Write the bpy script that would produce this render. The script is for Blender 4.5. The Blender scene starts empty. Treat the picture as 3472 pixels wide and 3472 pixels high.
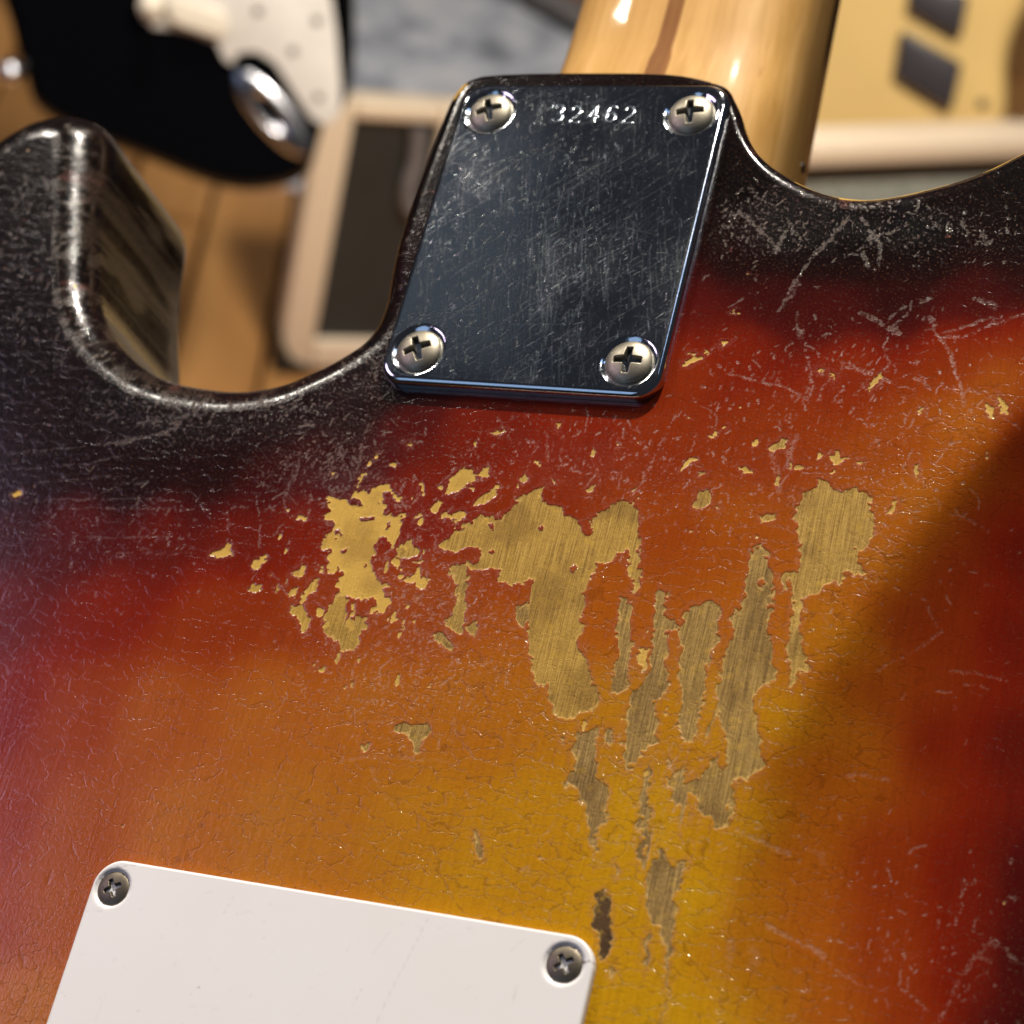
import bpy, bmesh, math, random
import numpy as np
from mathutils import Matrix, Vector

# ------------------------------------------------------------------ camera, world, lamps, exposure
scene = bpy.context.scene
COL = scene.collection
MM = 0.001
GUITAR = Matrix([[0.914584, -0.000796, -0.404395, -0.005452], [-0.190449, 0.881312, -0.432456, 0.312346], [0.356743, 0.472534, 0.805882, 0.813993], [0, 0, 0, 1]])        # pose of the guitar: its back is the local XY plane, neck along +Y (mm -> m applied to the meshes)

cam_d = bpy.data.cameras.new('camera'); cam = bpy.data.objects.new('camera', cam_d); COL.objects.link(cam)
cam.matrix_world = Matrix([[0.965609, -0.26, 0.0, 0.0], [0.160072, 0.594488, -0.788011, 0.0], [0.204883, 0.76091, 0.615661, 0.995288], [0, 0, 0, 1]])
cam_d.sensor_width = 36.0; cam_d.lens = 72.05
cam_d.clip_start = 0.02; cam_d.clip_end = 60
cam_d.dof.use_dof = True; cam_d.dof.focus_distance = 0.326; cam_d.dof.aperture_fstop = 19.0
scene.camera = cam

world = bpy.data.worlds.new('World'); scene.world = world; world.use_nodes = True
wb = world.node_tree.nodes['Background']
wb.inputs[0].default_value = (0.74, 0.80, 1.0, 1); wb.inputs[1].default_value = 0.03

scene.view_settings.view_transform = 'Standard'; scene.view_settings.look = 'None'
scene.view_settings.exposure = 0.0; scene.view_settings.gamma = 1.0

def lamp(name, direction, dist, watts, radius, color, target=(0, -40, 0), cone=70, local=True):
    d = bpy.data.lights.new(name, 'SPOT'); d.energy = watts; d.shadow_soft_size = radius; d.color = color
    d.spot_size = math.radians(cone); d.spot_blend = 0.4
    o = bpy.data.objects.new(name, d); COL.objects.link(o)
    v = Vector(direction).normalized()
    if local:
        tgt = GUITAR @ (Vector(target) * MM); v = GUITAR.to_3x3() @ v
    else:
        tgt = Vector(target)
    o.location = tgt + v * dist
    o.rotation_euler = (-v).to_track_quat('-Z', 'Y').to_euler()
    return o

def soft(name, direction, dist, watts, sx, sy, color, target=(0, -40, 0), local=True):
    d = bpy.data.lights.new(name, 'AREA'); d.shape = 'RECTANGLE'; d.size = sx; d.size_y = sy; d.energy = watts; d.color = color
    o = bpy.data.objects.new(name, d); COL.objects.link(o)
    v = Vector(direction).normalized()
    if local:
        tgt = GUITAR @ (Vector(target) * MM); v = GUITAR.to_3x3() @ v
    else:
        tgt = Vector(target)
    o.location = tgt + v * dist
    o.rotation_euler = (-v).to_track_quat('-Z', 'Y').to_euler()
    return o

WARM = (1.0, 0.92, 0.81)
lamp('key_spot', (0.08, 0.86, 0.48), 1.9, 235, 0.03, WARM)
lamp('second_spot', (0.34, 0.62, 0.72), 1.9, 17, 0.014, WARM)
soft('strip_lamp', (-0.55, 0.64, 0.55), 2.0, 9.0, 0.10, 0.36, WARM)
lamp('shop_spot', (0.30, -1.05, 1.40), 1.78, 104, 0.12, (1.0, 0.92, 0.80), target=(-0.05, 1.6, 0.1), local=False, cone=66)
soft('side_haze_fill', (-0.68, 0.19, 0.70), 1.5, 3.2, 0.62, 0.28, (0.86, 0.66, 0.95), target=(-66, -105, 0))  # unseen area light, added for the purple haze on the left gloss
soft('plate_glow', (-0.455, 0.50, 0.74), 2.2, .026, 0.30, 0.42, (0.70, 0.85, 1.0), target=(0, 0, 0))  # added soft light out of view, gives the neck plate its bluish reflection
soft('right_edge_fill', (0.40, 0.52, 0.76), 1.8, .45, 0.25, 0.25, (0.40, 0.62, 1.0), target=(20, 0, 0))  # unseen blue light added to reflect in the plate's right edge
soft('lower_edge_fill', (-0.36, -0.45, 0.80), 1.6, 1.7, 0.8, 0.8, (0.45, 0.66, 1.0))  # broad blue light out of view, added for the plate's lower edge

# ------------------------------------------------------------------ numeric helpers
def hash01(xi, yi, seed):
    h = (xi.astype(np.int64) * 374761393 + yi.astype(np.int64) * 668265263 + seed * 1442695041) & 0xFFFFFFFF
    h = ((h ^ (h >> 13)) * 1274126177) & 0xFFFFFFFF
    h = h ^ (h >> 16)
    return (h & 0xFFFFFF) / float(0xFFFFFF)

def vnoise(x, y, scale, seed):
    x = x / scale; y = y / scale
    xi = np.floor(x); yi = np.floor(y); fx = x - xi; fy = y - yi
    fx = fx * fx * (3 - 2 * fx); fy = fy * fy * (3 - 2 * fy)
    a = hash01(xi, yi, seed); b = hash01(xi + 1, yi, seed); c = hash01(xi, yi + 1, seed); d = hash01(xi + 1, yi + 1, seed)
    return (a * (1 - fx) + b * fx) * (1 - fy) + (c * (1 - fx) + d * fx) * fy

def fbm(x, y, scale, octaves, seed):
    s = np.zeros_like(x); amp = 1.0; tot = 0
    for i in range(octaves):
        s += amp * vnoise(x, y, scale, seed + i); tot += amp; amp *= .5; scale *= .5
    return s / tot

def sstep(a, b, x):
    t = np.clip((x - a) / (b - a), 0, 1); return t * t * (3 - 2 * t)

def poly_sdf(px, py, poly):
    """signed distance, positive inside"""
    P = np.array(poly, float); n = len(P)
    d = np.full(px.shape, 1e9); inside = np.zeros(px.shape, bool)
    for i in range(n):
        ax, ay = P[i]; bx, by = P[(i + 1) % n]
        ex, ey = bx - ax, by - ay; L = ex * ex + ey * ey + 1e-12
        t = np.clip(((px - ax) * ex + (py - ay) * ey) / L, 0, 1)
        d = np.minimum(d, (px - ax - t * ex) ** 2 + (py - ay - t * ey) ** 2)
        if abs(ey) > 1e-9:
            c = ((ay > py) != (by > py)) & (px < ex * (py - ay) / ey + ax)
            inside ^= c
    return np.where(inside, np.sqrt(d), -np.sqrt(d))

def line_dist(px, py, pts):
    d = np.full(px.shape, 1e9)
    for (ax, ay), (bx, by) in zip(pts[:-1], pts[1:]):
        ex, ey = bx - ax, by - ay; L = ex * ex + ey * ey + 1e-12
        t = np.clip(((px - ax) * ex + (py - ay) * ey) / L, 0, 1)
        d = np.minimum(d, (px - ax - t * ex) ** 2 + (py - ay - t * ey) ** 2)
    return np.sqrt(d)

def catmull(ctrl, step, closed=True):
    P = np.array(ctrl, float); n = len(P); out = []
    for i in range(n if closed else n - 1):
        p0, p1, p2, p3 = (P[(i - 1) % n], P[i], P[(i + 1) % n], P[(i + 2) % n]) if closed else (P[max(i - 1, 0)], P[i], P[i + 1], P[min(i + 2, n - 1)])
        m = max(2, int(np.hypot(*(p2 - p1)) / step))
        for j in range(m):
            t = j / m
            out.append(.5 * (2 * p1 + (p2 - p0) * t + (2 * p0 - 5 * p1 + 4 * p2 - p3) * t * t + (3 * p1 - p0 - 3 * p2 + p3) * t ** 3))
    if not closed: out.append(P[-1])
    return np.array(out)

def resample(P, step):
    Q = np.vstack([P, P[:1]]); s = np.concatenate([[0], np.cumsum(np.hypot(*np.diff(Q, axis=0).T))])
    n = int(s[-1] / step); u = np.linspace(0, s[-1], n, endpoint=False)
    return np.stack([np.interp(u, s, Q[:, 0]), np.interp(u, s, Q[:, 1])], 1)

def mesh_np(name, verts, quads, tris=None, attrs=None, smooth=True):
    """verts in mm"""
    me = bpy.data.meshes.new(name)
    verts = np.asarray(verts, np.float32) * MM
    quads = np.asarray(quads, np.int32).reshape(-1, 4)
    tris = np.zeros((0, 3), np.int32) if tris is None else np.asarray(tris, np.int32).reshape(-1, 3)
    me.vertices.add(len(verts)); me.vertices.foreach_set('co', verts.ravel())
    nl = quads.size + tris.size; me.loops.add(nl)
    me.loops.foreach_set('vertex_index', np.concatenate([quads.ravel(), tris.ravel()]))
    me.polygons.add(len(quads) + len(tris))
    tot = np.concatenate([np.full(len(quads), 4), np.full(len(tris), 3)]).astype(np.int32)
    st = np.concatenate([[0], np.cumsum(tot)[:-1]]).astype(np.int32)
    me.polygons.foreach_set('loop_start', st)
    me.update(calc_edges=True); me.validate()
    me.polygons.foreach_set('use_smooth', np.full(len(me.polygons), smooth))
    for k, a in (attrs or {}).items():
        at = me.attributes.new(k, 'FLOAT', 'POINT'); at.data.foreach_set('value', np.asarray(a, np.float32))
    me.update()
    return me

def link(name, me, mat=None, parent=None):
    o = bpy.data.objects.new(name, me); COL.objects.link(o)
    if mat is not None and me is not None: me.materials.append(mat)
    if parent is not None: o.parent = parent
    return o

def thing(name, label, cat, matrix=None, group=None):
    o = bpy.data.objects.new(name, None); COL.objects.link(o); o.empty_display_size = .02
    if matrix is not None: o.matrix_world = matrix
    o['label'] = label; o['category'] = cat
    if group: o['group'] = group
    return o

def bm_mesh(name, bm, smooth=False):
    bmesh.ops.recalc_face_normals(bm, faces=bm.faces)
    me = bpy.data.meshes.new(name); bm.to_mesh(me); bm.free()
    me.polygons.foreach_set('use_smooth', [smooth] * len(me.polygons)); return me

def prism(name, pts, z0, z1, bevel=0, seg=3, smooth=True):
    """extruded outline (mm) with rounded rims"""
    bm = bmesh.new()
    vs = [bm.verts.new((x * MM, y * MM, z0 * MM)) for x, y in pts]
    f = bm.faces.new(vs)
    r = bmesh.ops.extrude_face_region(bm, geom=[f])
    nv = [v for v in r['geom'] if isinstance(v, bmesh.types.BMVert)]
    bmesh.ops.translate(bm, verts=nv, vec=(0, 0, (z1 - z0) * MM))
    bmesh.ops.recalc_face_normals(bm, faces=bm.faces)
    if bevel:
        ed = [e for e in bm.edges if len(e.link_faces) == 2 and max(len(q.verts) for q in e.link_faces) > 4 and abs(e.verts[0].co.z - e.verts[1].co.z) < 1e-7] if len(pts) > 4 else list(bm.edges)
        bmesh.ops.bevel(bm, geom=ed, offset=bevel * MM, segments=seg, profile=.5, affect='EDGES')
    me = bm_mesh(name, bm, smooth)
    if smooth:
        try: me.set_sharp_from_angle(angle=math.radians(35))
        except Exception: pass
    return me

def rrect(x0, y0, x1, y1, r, n=8):
    out = []
    for cx, cy, a0 in ((x1 - r, y1 - r, 0), (x0 + r, y1 - r, 90), (x0 + r, y0 + r, 180), (x1 - r, y0 + r, 270)):
        for i in range(n + 1):
            a = math.radians(a0 + 90 * i / n); out.append((cx + r * math.cos(a), cy + r * math.sin(a)))
    return out

# ------------------------------------------------------------------ node helpers
class NT:
    def __init__(s, name):
        s.m = bpy.data.materials.new(name); s.m.use_nodes = True; s.t = s.m.node_tree
        s.p = s.t.nodes['Principled BSDF']
    def n(s, kind, **kw):
        nd = s.t.nodes.new(kind)
        for k, v in kw.items():
            if k.startswith('i_'):
                key = k[2:]; key = int(key) if key.isdigit() else key.replace('_', ' ')
                s.set(nd.inputs[key], v)
            else: setattr(nd, k, v)
        return nd
    def set(s, sock, v):
        if isinstance(v, bpy.types.NodeSocket): s.t.links.new(v, sock)
        elif isinstance(v, bpy.types.Node): s.t.links.new(v.outputs[0], sock)
        else: sock.default_value = v
    def math(s, op, a, b=0.0, c=0.0):
        nd = s.t.nodes.new('ShaderNodeMath'); nd.operation = op
        s.set(nd.inputs[0], a); s.set(nd.inputs[1], b); s.set(nd.inputs[2], c); return nd.outputs[0]
    def smooth(s, x, a, b, lo=0.0, hi=1.0):
        nd = s.t.nodes.new('ShaderNodeMapRange'); nd.interpolation_type = 'SMOOTHSTEP'
        s.set(nd.inputs[0], x); nd.inputs[1].default_value = a; nd.inputs[2].default_value = b
        nd.inputs[3].default_value = lo; nd.inputs[4].default_value = hi; return nd.outputs[0]
    def mix(s, f, a, b, mode='MIX'):
        nd = s.t.nodes.new('ShaderNodeMix'); nd.data_type = 'RGBA'; nd.blend_type = mode
        s.set(nd.inputs[0], f); s.set(nd.inputs[6], a); s.set(nd.inputs[7], b); return nd.outputs[2]
    def ramp(s, x, stops, interp='LINEAR'):
        nd = s.t.nodes.new('ShaderNodeValToRGB'); cr = nd.color_ramp; cr.interpolation = interp
        while len(cr.elements) < len(stops): cr.elements.new(.5)
        for e, (p, c) in zip(cr.elements, stops): e.position = p; e.color = (*c, 1) if len(c) == 3 else c
        s.set(nd.inputs[0], x); return nd.outputs[0]
    def attr(s, name): return s.n('ShaderNodeAttribute', attribute_name=name).outputs['Fac']
    def coords(s, scale=(1000, 1000, 1000), rot=(0, 0, 0)):
        c = s.n('ShaderNodeTexCoord'); m = s.n('ShaderNodeMapping'); s.t.links.new(c.outputs['Object'], m.inputs[0])
        m.inputs['Scale'].default_value = scale; m.inputs['Rotation'].default_value = rot; return m.outputs[0]
    def noise(s, vec, scale, detail=3, rough=.5, dist=0.0):
        return s.n('ShaderNodeTexNoise', i_Vector=vec, i_Scale=scale, i_Detail=detail, i_Roughness=rough, i_Distortion=dist)
    def bump(s, h, dist=.001, strength=1.0, normal=None):
        nd = s.n('ShaderNodeBump'); nd.inputs['Strength'].default_value = strength; nd.inputs['Distance'].default_value = dist
        s.set(nd.inputs['Height'], h)
        if normal is not None: s.t.links.new(normal, nd.inputs['Normal'])
        return nd.outputs[0]
    def out(s, **kw):
        for k, v in kw.items(): s.set(s.p.inputs[k.replace('_', ' ')], v)
        return s.m

def lin(r, g, b):
    f = lambda c: (c / 255 / 12.92) if c / 255 <= .04045 else ((c / 255 + .055) / 1.055) ** 2.4
    return (f(r), f(g), f(b))
def c4(c): return (*c, 1)

# ------------------------------------------------------------------ materials
def make_finish():
    m = NT('worn_sunburst_lacquer'); V = m.coords()
    burst_shade = m.attr('burst_shade'); wood = m.attr('wood'); tone = m.attr('tone'); scr = m.attr('scratch'); scuff = m.attr('scuff')
    n_big = m.noise(V, .09, 3).outputs[0]
    n_mid = m.noise(V, .55, 4, .6).outputs[0]
    n_fine = m.noise(V, 2.6, 4, .65).outputs[0]
    grainV = m.coords((1900, 90, 600)); n_peb = m.noise(V, 1.25, 2, .5).outputs[0]
    n_grain = m.noise(grainV, 1.0, 4, .65).outputs[0]
    grainW = m.coords((5400, 120, 900)); n_grain2 = m.math('ADD', m.math('MULTIPLY', m.noise(grainW, 1.0, 4, .7).outputs[0], .72), m.math('MULTIPLY', n_fine, .28))
    # burst colour, with some shade beyond the belly crease in it
    t = m.math('ADD', burst_shade, m.math('MULTIPLY', m.math('SUBTRACT', n_fine, .5), .16))
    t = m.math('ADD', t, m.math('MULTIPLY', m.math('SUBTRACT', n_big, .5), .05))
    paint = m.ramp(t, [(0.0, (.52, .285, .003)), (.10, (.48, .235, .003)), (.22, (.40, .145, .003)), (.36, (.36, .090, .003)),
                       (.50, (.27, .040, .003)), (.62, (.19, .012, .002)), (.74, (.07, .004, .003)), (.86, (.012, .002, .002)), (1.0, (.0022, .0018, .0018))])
    paint = m.mix(m.smooth(n_grain, .35, .75, 0, .30), paint, m.mix(1.0, paint, (.55, .45, .4, 1), 'MULTIPLY'))
    paint = m.mix(m.smooth(n_fine, .54, .74, 0, .30), paint, m.mix(.5, paint, (.50, .17, .05, 1)))
    paint = m.mix(m.smooth(n_fine, .46, .28, 0, .5), paint, m.mix(1.0, paint, (.45, .38, .35, 1), 'MULTIPLY'))
    # crackle (lacquer checking): flat wide cells, plus a smaller flaky net in the worn middle
    wob = m.n('ShaderNodeTexNoise', i_Vector=V, i_Scale=.5, i_Detail=3)
    def cells(scale, amt, seed):
        vv = m.n('ShaderNodeVectorMath', operation='MULTIPLY_ADD')
        m.set(vv.inputs[0], wob.outputs['Color']); vv.inputs[1].default_value = (amt, amt, 0); m.set(vv.inputs[2], V)
        mp = m.n('ShaderNodeMapping'); m.set(mp.inputs[0], vv.outputs[0]); mp.inputs['Scale'].default_value = scale; mp.inputs['Location'].default_value = (seed, seed * 2.1, 0)
        vo = m.n('ShaderNodeTexVoronoi', feature='DISTANCE_TO_EDGE', i_Scale=1.0); m.set(vo.inputs['Vector'], mp.outputs[0]); return vo.outputs['Distance']
    ca = cells((.15, .50, .3), 3.2, 3.3); cb = cells((.36, .80, .5), 1.4, 7.1)
    pale = m.smooth(burst_shade, .62, .22)                                   # where the finish is thin and yellow the checking is strongest
    gate = m.smooth(n_mid, .42, .62)
    crA = m.math('MULTIPLY', m.smooth(ca, .042, .0), m.math('MULTIPLY', m.smooth(n_mid, .34, .50), m.math('ADD', .30, m.math('MULTIPLY', pale, .70))))
    crB = m.math('MULTIPLY', m.smooth(cb, .10, .0), m.math('MULTIPLY', gate, m.math('MULTIPLY', pale, .30)))
    crack = m.math('MAXIMUM', crA, crB)
    curl = m.math('MULTIPLY', m.smooth(cb, .0, .32), m.math('MULTIPLY', pale, .12))
    paint = m.mix(m.math('MULTIPLY', crack, .45), paint, m.mix(1.0, paint, (.35, .28, .25, 1), 'MULTIPLY'))
    # bare timber
    gold = m.ramp(n_grain2, [(.34, (.20, .105, .016)), (.5, (.44, .255, .036)), (.66, (.60, .37, .075))])
    grey = m.ramp(n_grain2, [(.34, (.065, .036, .010)), (.5, (.245, .148, .042)), (.66, (.43, .275, .09))])
    wcol = m.mix(m.math('MINIMUM', tone, 1.0), gold, grey)
    wcol = m.mix(m.smooth(tone, .20, .0, 0, .75), wcol, m.mix(n_grain2, (.50, .29, .045, 1), (.66, .42, .095, 1)))
    wcol = m.mix(m.smooth(tone, 1.02, 1.25), wcol, (.075, .040, .014, 1))
    wcol = m.mix(m.smooth(n_mid, .52, .72, 0, .6), wcol, m.mix(.5, wcol, (.60, .36, .03, 1)))
    wcol = m.mix(m.smooth(n_big, .52, .36, 0, .55), wcol, m.mix(1.0, wcol, (.52, .46, .42, 1), 'MULTIPLY'))
    sd = m.math('ADD', wood, m.math('MULTIPLY', m.math('SUBTRACT', n_fine, .5), .75))
    mask = m.smooth(sd, -.05, .07)
    rim = m.math('MULTIPLY', m.smooth(sd, -.02, .08), m.smooth(sd, .38, .12))
    wcol = m.mix(m.math('MULTIPLY', rim, m.smooth(n_mid, .38, .62, .1, .75)), wcol, (.56, .35, .10, 1))
    halo = m.math('MULTIPLY', m.smooth(sd, -1.1, -.05), m.math('SUBTRACT', 1.0, mask))
    pinkish = m.mix(.5, paint, (.30, .11, .085, 1))
    paint = m.mix(m.math('MULTIPLY', halo, m.smooth(n_fine, .35, .6, 0, .55)), paint, pinkish)
    # scuffing and scratches: bruised lacquer goes pale pink grey
    sc = m.math('MULTIPLY', scr, m.smooth(n_fine, .38, .56))
    bruise = m.mix(m.math('ADD', .22, m.math('MULTIPLY', m.smooth(burst_shade, .92, .5), .28)), paint, (.40, .27, .19, 1))
    col = m.mix(m.math('MULTIPLY', sc, .95), paint, bruise)
    haze = m.math('MULTIPLY', scuff, m.smooth(n_fine, .56, .70))
    col = m.mix(m.math('MULTIPLY', haze, .45), col, bruise)
    col = m.mix(mask, col, wcol)
    h = m.math('MULTIPLY', mask, -.13)
    h = m.math('ADD', h, m.math('MULTIPLY', crack, -.035))
    h = m.math('ADD', h, m.math('MULTIPLY', curl, .025))
    h = m.math('ADD', h, m.math('MULTIPLY', sc, -.06))
    h = m.math('ADD', h, m.math('MULTIPLY', n_fine, m.math('ADD', m.math('ADD', .012, m.math('MULTIPLY', pale, .035)), m.math('MULTIPLY', haze, .06))))
    h = m.math('ADD', h, m.math('MULTIPLY', n_grain, .018)); h = m.math('ADD', h, m.math('MULTIPLY', m.math('MULTIPLY', n_peb, .045), m.math('ADD', .25, pale)))
    h = m.math('ADD', h, m.math('MULTIPLY', m.math('MULTIPLY', n_grain2, mask), .05))
    nrm = m.bump(h, .001, .8)
    rough = m.math('ADD', m.math('ADD', .15, m.math('MULTIPLY', pale, .09)), m.math('MULTIPLY', n_mid, .10))
    rough = m.mix(mask, rough, (.62, .62, .62, 1)); rough = m.mix(sc, rough, (.5, .5, .5, 1))
    coat = m.math('MULTIPLY', m.math('SUBTRACT', 1.0, mask), m.math('SUBTRACT', 1.0, sc))
    return m.out(Base_Color=col, Roughness=rough, Normal=nrm, Coat_Weight=m.math('MULTIPLY', coat, .6), Coat_Roughness=.07, Coat_Normal=nrm, Specular_IOR_Level=.16)

def make_plate_metal():
    m = NT('scratched_chrome'); V = m.coords()
    scr = m.attr('scratch'); hue = m.attr('hue')
    cloud = m.noise(V, .055, 5, .62).outputs[0]; cl = m.smooth(cloud, .44, .74)
    speck = m.noise(V, 2.2, 3, .7).outputs[0]; sp = m.smooth(speck, .56, .74)
    rb = m.n('ShaderNodeCombineColor', mode='HSV'); m.set(rb.inputs[0], hue); rb.inputs[1].default_value = .45; rb.inputs[2].default_value = .9  # scratch hues: rainbow glints painted into the metal colour
    base = m.mix(m.math('MULTIPLY', scr, .8), (.60, .63, .68, 1), rb.outputs[0])
    r = m.math('ADD', .07, m.math('MULTIPLY', cl, .07)); r = m.math('ADD', r, m.math('MULTIPLY', sp, .12)); r = m.math('ADD', r, m.math('MULTIPLY', scr, .35))
    h = m.math('ADD', m.math('MULTIPLY', scr, -.03), m.math('MULTIPLY', speck, .004))
    return m.out(Base_Color=base, Metallic=1.0, Roughness=r, Normal=m.bump(h, .001, .8))

def make_nickel(name, c, rough=.32):
    m = NT(name); V = m.coords()
    n = m.noise(V, 1.6, 4, .7).outputs[0]
    col = m.mix(m.smooth(n, .45, .75, 0, .5), c4(c), c4(tuple(x * .55 for x in c)))
    shade = m.attr('recess_shade'); col = m.mix(m.math('MULTIPLY', shade, .9), col, (.018, .015, .011, 1))  # shade of the cross recess painted into the screw colour
    return m.out(Base_Color=col, Metallic=m.math('SUBTRACT', 1.0, m.math('MULTIPLY', shade, .7)), Roughness=m.math('ADD', rough, m.math('MULTIPLY', n, .15)), Normal=m.bump(n, .00004, .6))

def make_cover_plastic():
    m = NT('aged_white_plastic'); V = m.coords()
    scr = m.attr('scratch'); crack = m.attr('crack')
    n = m.noise(V, .05, 3).outputs[0]; f = m.noise(V, 1.3, 5, .7).outputs[0]
    col = m.mix(n, (.765, .735, .70, 1), (.80, .785, .78, 1))
    sv = m.coords((500, 500, 500)); spots = m.n('ShaderNodeTexVoronoi', i_Scale=.22); m.set(spots.inputs['Vector'], sv)
    dots = m.math('MULTIPLY', m.smooth(spots.outputs['Distance'], .05, .02), m.smooth(f, .45, .6))
    col = m.mix(m.math('MULTIPLY', dots, .5), col, (.30, .25, .20, 1))
    col = m.mix(m.math('MULTIPLY', scr, .6), col, (.46, .42, .40, 1)); col = m.mix(m.math('MULTIPLY', crack, .85), col, (.16, .11, .07, 1))
    h = m.math('ADD', m.math('MULTIPLY', scr, -.03), m.math('MULTIPLY', f, .006)); h = m.math('ADD', h, m.math('MULTIPLY', crack, -.12))
    return m.out(Base_Color=col, Roughness=m.math('ADD', .33, m.math('MULTIPLY', f, .1)), Normal=m.bump(h, .001, .8), Specular_IOR_Level=.45)

def make_maple(name, dark=False):
    m = NT(name); V = m.coords((420, 26, 300)); n = m.noise(V, 1, 5, .6, .4).outputs[0]
    V2 = m.coords((1000, 60, 500)); n2 = m.noise(V2, 1, 3, .6).outputs[0]
    V3 = m.coords((70, 45, 60)); n3 = m.noise(V3, 1, 3).outputs[0]
    if dark: col = m.ramp(n, [(.3, (.20, .070, .010)), (.7, (.32, .125, .022))])
    else:
        col = m.ramp(n, [(.3, (.56, .30, .075)), (.55, (.70, .40, .125)), (.75, (.78, .47, .17))])
        col = m.mix(m.smooth(n2, .62, .78, 0, .5), col, (.30, .13, .03, 1)); col = m.mix(m.smooth(n3, .4, .7, 0, .35), col, (.48, .24, .06, 1))
    return m.out(Base_Color=col, Roughness=.5, Specular_IOR_Level=.2, Coat_Weight=1.0, Coat_Roughness=.05, Normal=m.bump(m.math('ADD', n2, n3), .00006, .5))

def make_plain(name, c, rough=.5, metallic=0.0, coat=0.0, var=.15, scale=60, bump=0.0, spec=.5):
    m = NT(name); V = m.coords((1, 1, 1)); n = m.noise(V, scale, 4, .6).outputs[0]
    col = m.mix(m.smooth(n, .35, .7, 0, 1), c4(c), c4(tuple(x * (1 - var) for x in c)))
    kw = dict(Base_Color=col, Roughness=rough, Metallic=metallic, Coat_Weight=coat, Specular_IOR_Level=spec)
    if bump: kw['Normal'] = m.bump(n, bump, .7)
    return m.out(**kw)

def make_plank(name, a, b):
    m = NT(name); V = m.coords((26, 1.6, 4)); oi = m.n('ShaderNodeObjectInfo')
    vv = m.n('ShaderNodeVectorMath', operation='MULTIPLY_ADD'); m.set(vv.inputs[0], oi.outputs['Random']); vv.inputs[1].default_value = (31, 17, 5); m.set(vv.inputs[2], V)
    n = m.noise(vv.outputs[0], 1, 5, .6, .6).outputs[0]
    col = m.ramp(n, [(.25, a), (.75, b)])
    hs = m.n('ShaderNodeHueSaturation', i_Color=col); m.set(hs.inputs['Value'], m.math('ADD', .82, m.math('MULTIPLY', oi.outputs['Random'], .36)))
    return m.out(Base_Color=hs.outputs[0], Roughness=.42, Normal=m.bump(n, .0004, .5))

def make_rug():
    m = NT('mottled_grey_pile'); V = m.coords((1, 1, 1)); a = m.noise(V, 22, 4, .6).outputs[0]; b = m.noise(V, 160, 3, .7).outputs[0]
    col = m.ramp(m.math('ADD', m.math('MULTIPLY', a, .75), m.math('MULTIPLY', b, .25)), [(.34, (.26, .28, .32)), (.46, (.52, .55, .62)), (.56, (.74, .76, .82)), (.7, (.84, .82, .80))])
    return m.out(Base_Color=col, Roughness=.9, Normal=m.bump(b, .004, .8))

def make_grille():
    m = NT('sparkle_grille_cloth'); V = m.coords((1, 1, 1)); a = m.noise(V, 350, 3, .7).outputs[0]
    col = m.ramp(a, [(.35, (.16, .19, .17)), (.6, (.42, .46, .42)), (.75, (.7, .7, .66))])
    return m.out(Base_Color=col, Roughness=.6, Normal=m.bump(a, .001, .6))

M_FINISH = make_finish(); M_PLATE = make_plate_metal()
M_SCREW = make_nickel('worn_nickel', (.35, .315, .245), .38); M_SCREW_DARK = make_nickel('tarnished_screw', (.17, .145, .11), .38)
M_COVER = make_cover_plastic(); M_MAPLE = make_maple('amber_maple'); M_WALNUT = make_maple('walnut_inlay', True)
M_BLACK = make_plain('black_gloss_paint', (.0015, .0015, .002), .10, var=.0, spec=.3)
M_BLACKDOT = make_plain('black_plastic', (.01, .01, .01), .4)
M_GUARD = make_plain('aged_white_pickguard', (.58, .54, .49), .35, var=.08)
M_CREAMPLASTIC = make_plain('cream_plastic', (.62, .55, .44), .35, var=.08)
M_CHROME = make_plain('bright_chrome', (.50, .50, .54), .24, metallic=1.0, var=.05)
M_TOLEX = make_plain('cream_tolex', (.78, .635, .47), .55, var=.10, scale=400, bump=.0005)
M_PANEL = make_plain('charcoal_panel', (.019, .024, .026), .5, var=.2, scale=30)
M_GREYSTRAP = make_plain('grey_strap', (.20, .19, .20), .5, var=.2)
M_GRILLE = make_grille(); M_RUG = make_rug()
M_YELLOW = make_plain('butterscotch_paint', (.66, .45, .17), .28, coat=.5, var=.05, scale=12)
M_PICKUP = make_plain('black_pickup_cover', (.035, .030, .034), .35, var=.1)
M_BROWN = make_plain('brown_enamel', (.24, .12, .065), .5, var=.25, scale=80)
M_GREYSIDE = make_plain('grey_enamel', (.20, .18, .17), .5, var=.2, scale=80)
M_PLANK = make_plank('oak_plank', (.33, .15, .045), (.53, .27, .09))
M_GAP = make_plain('dark_subfloor', (.05, .025, .01), .8)

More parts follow.
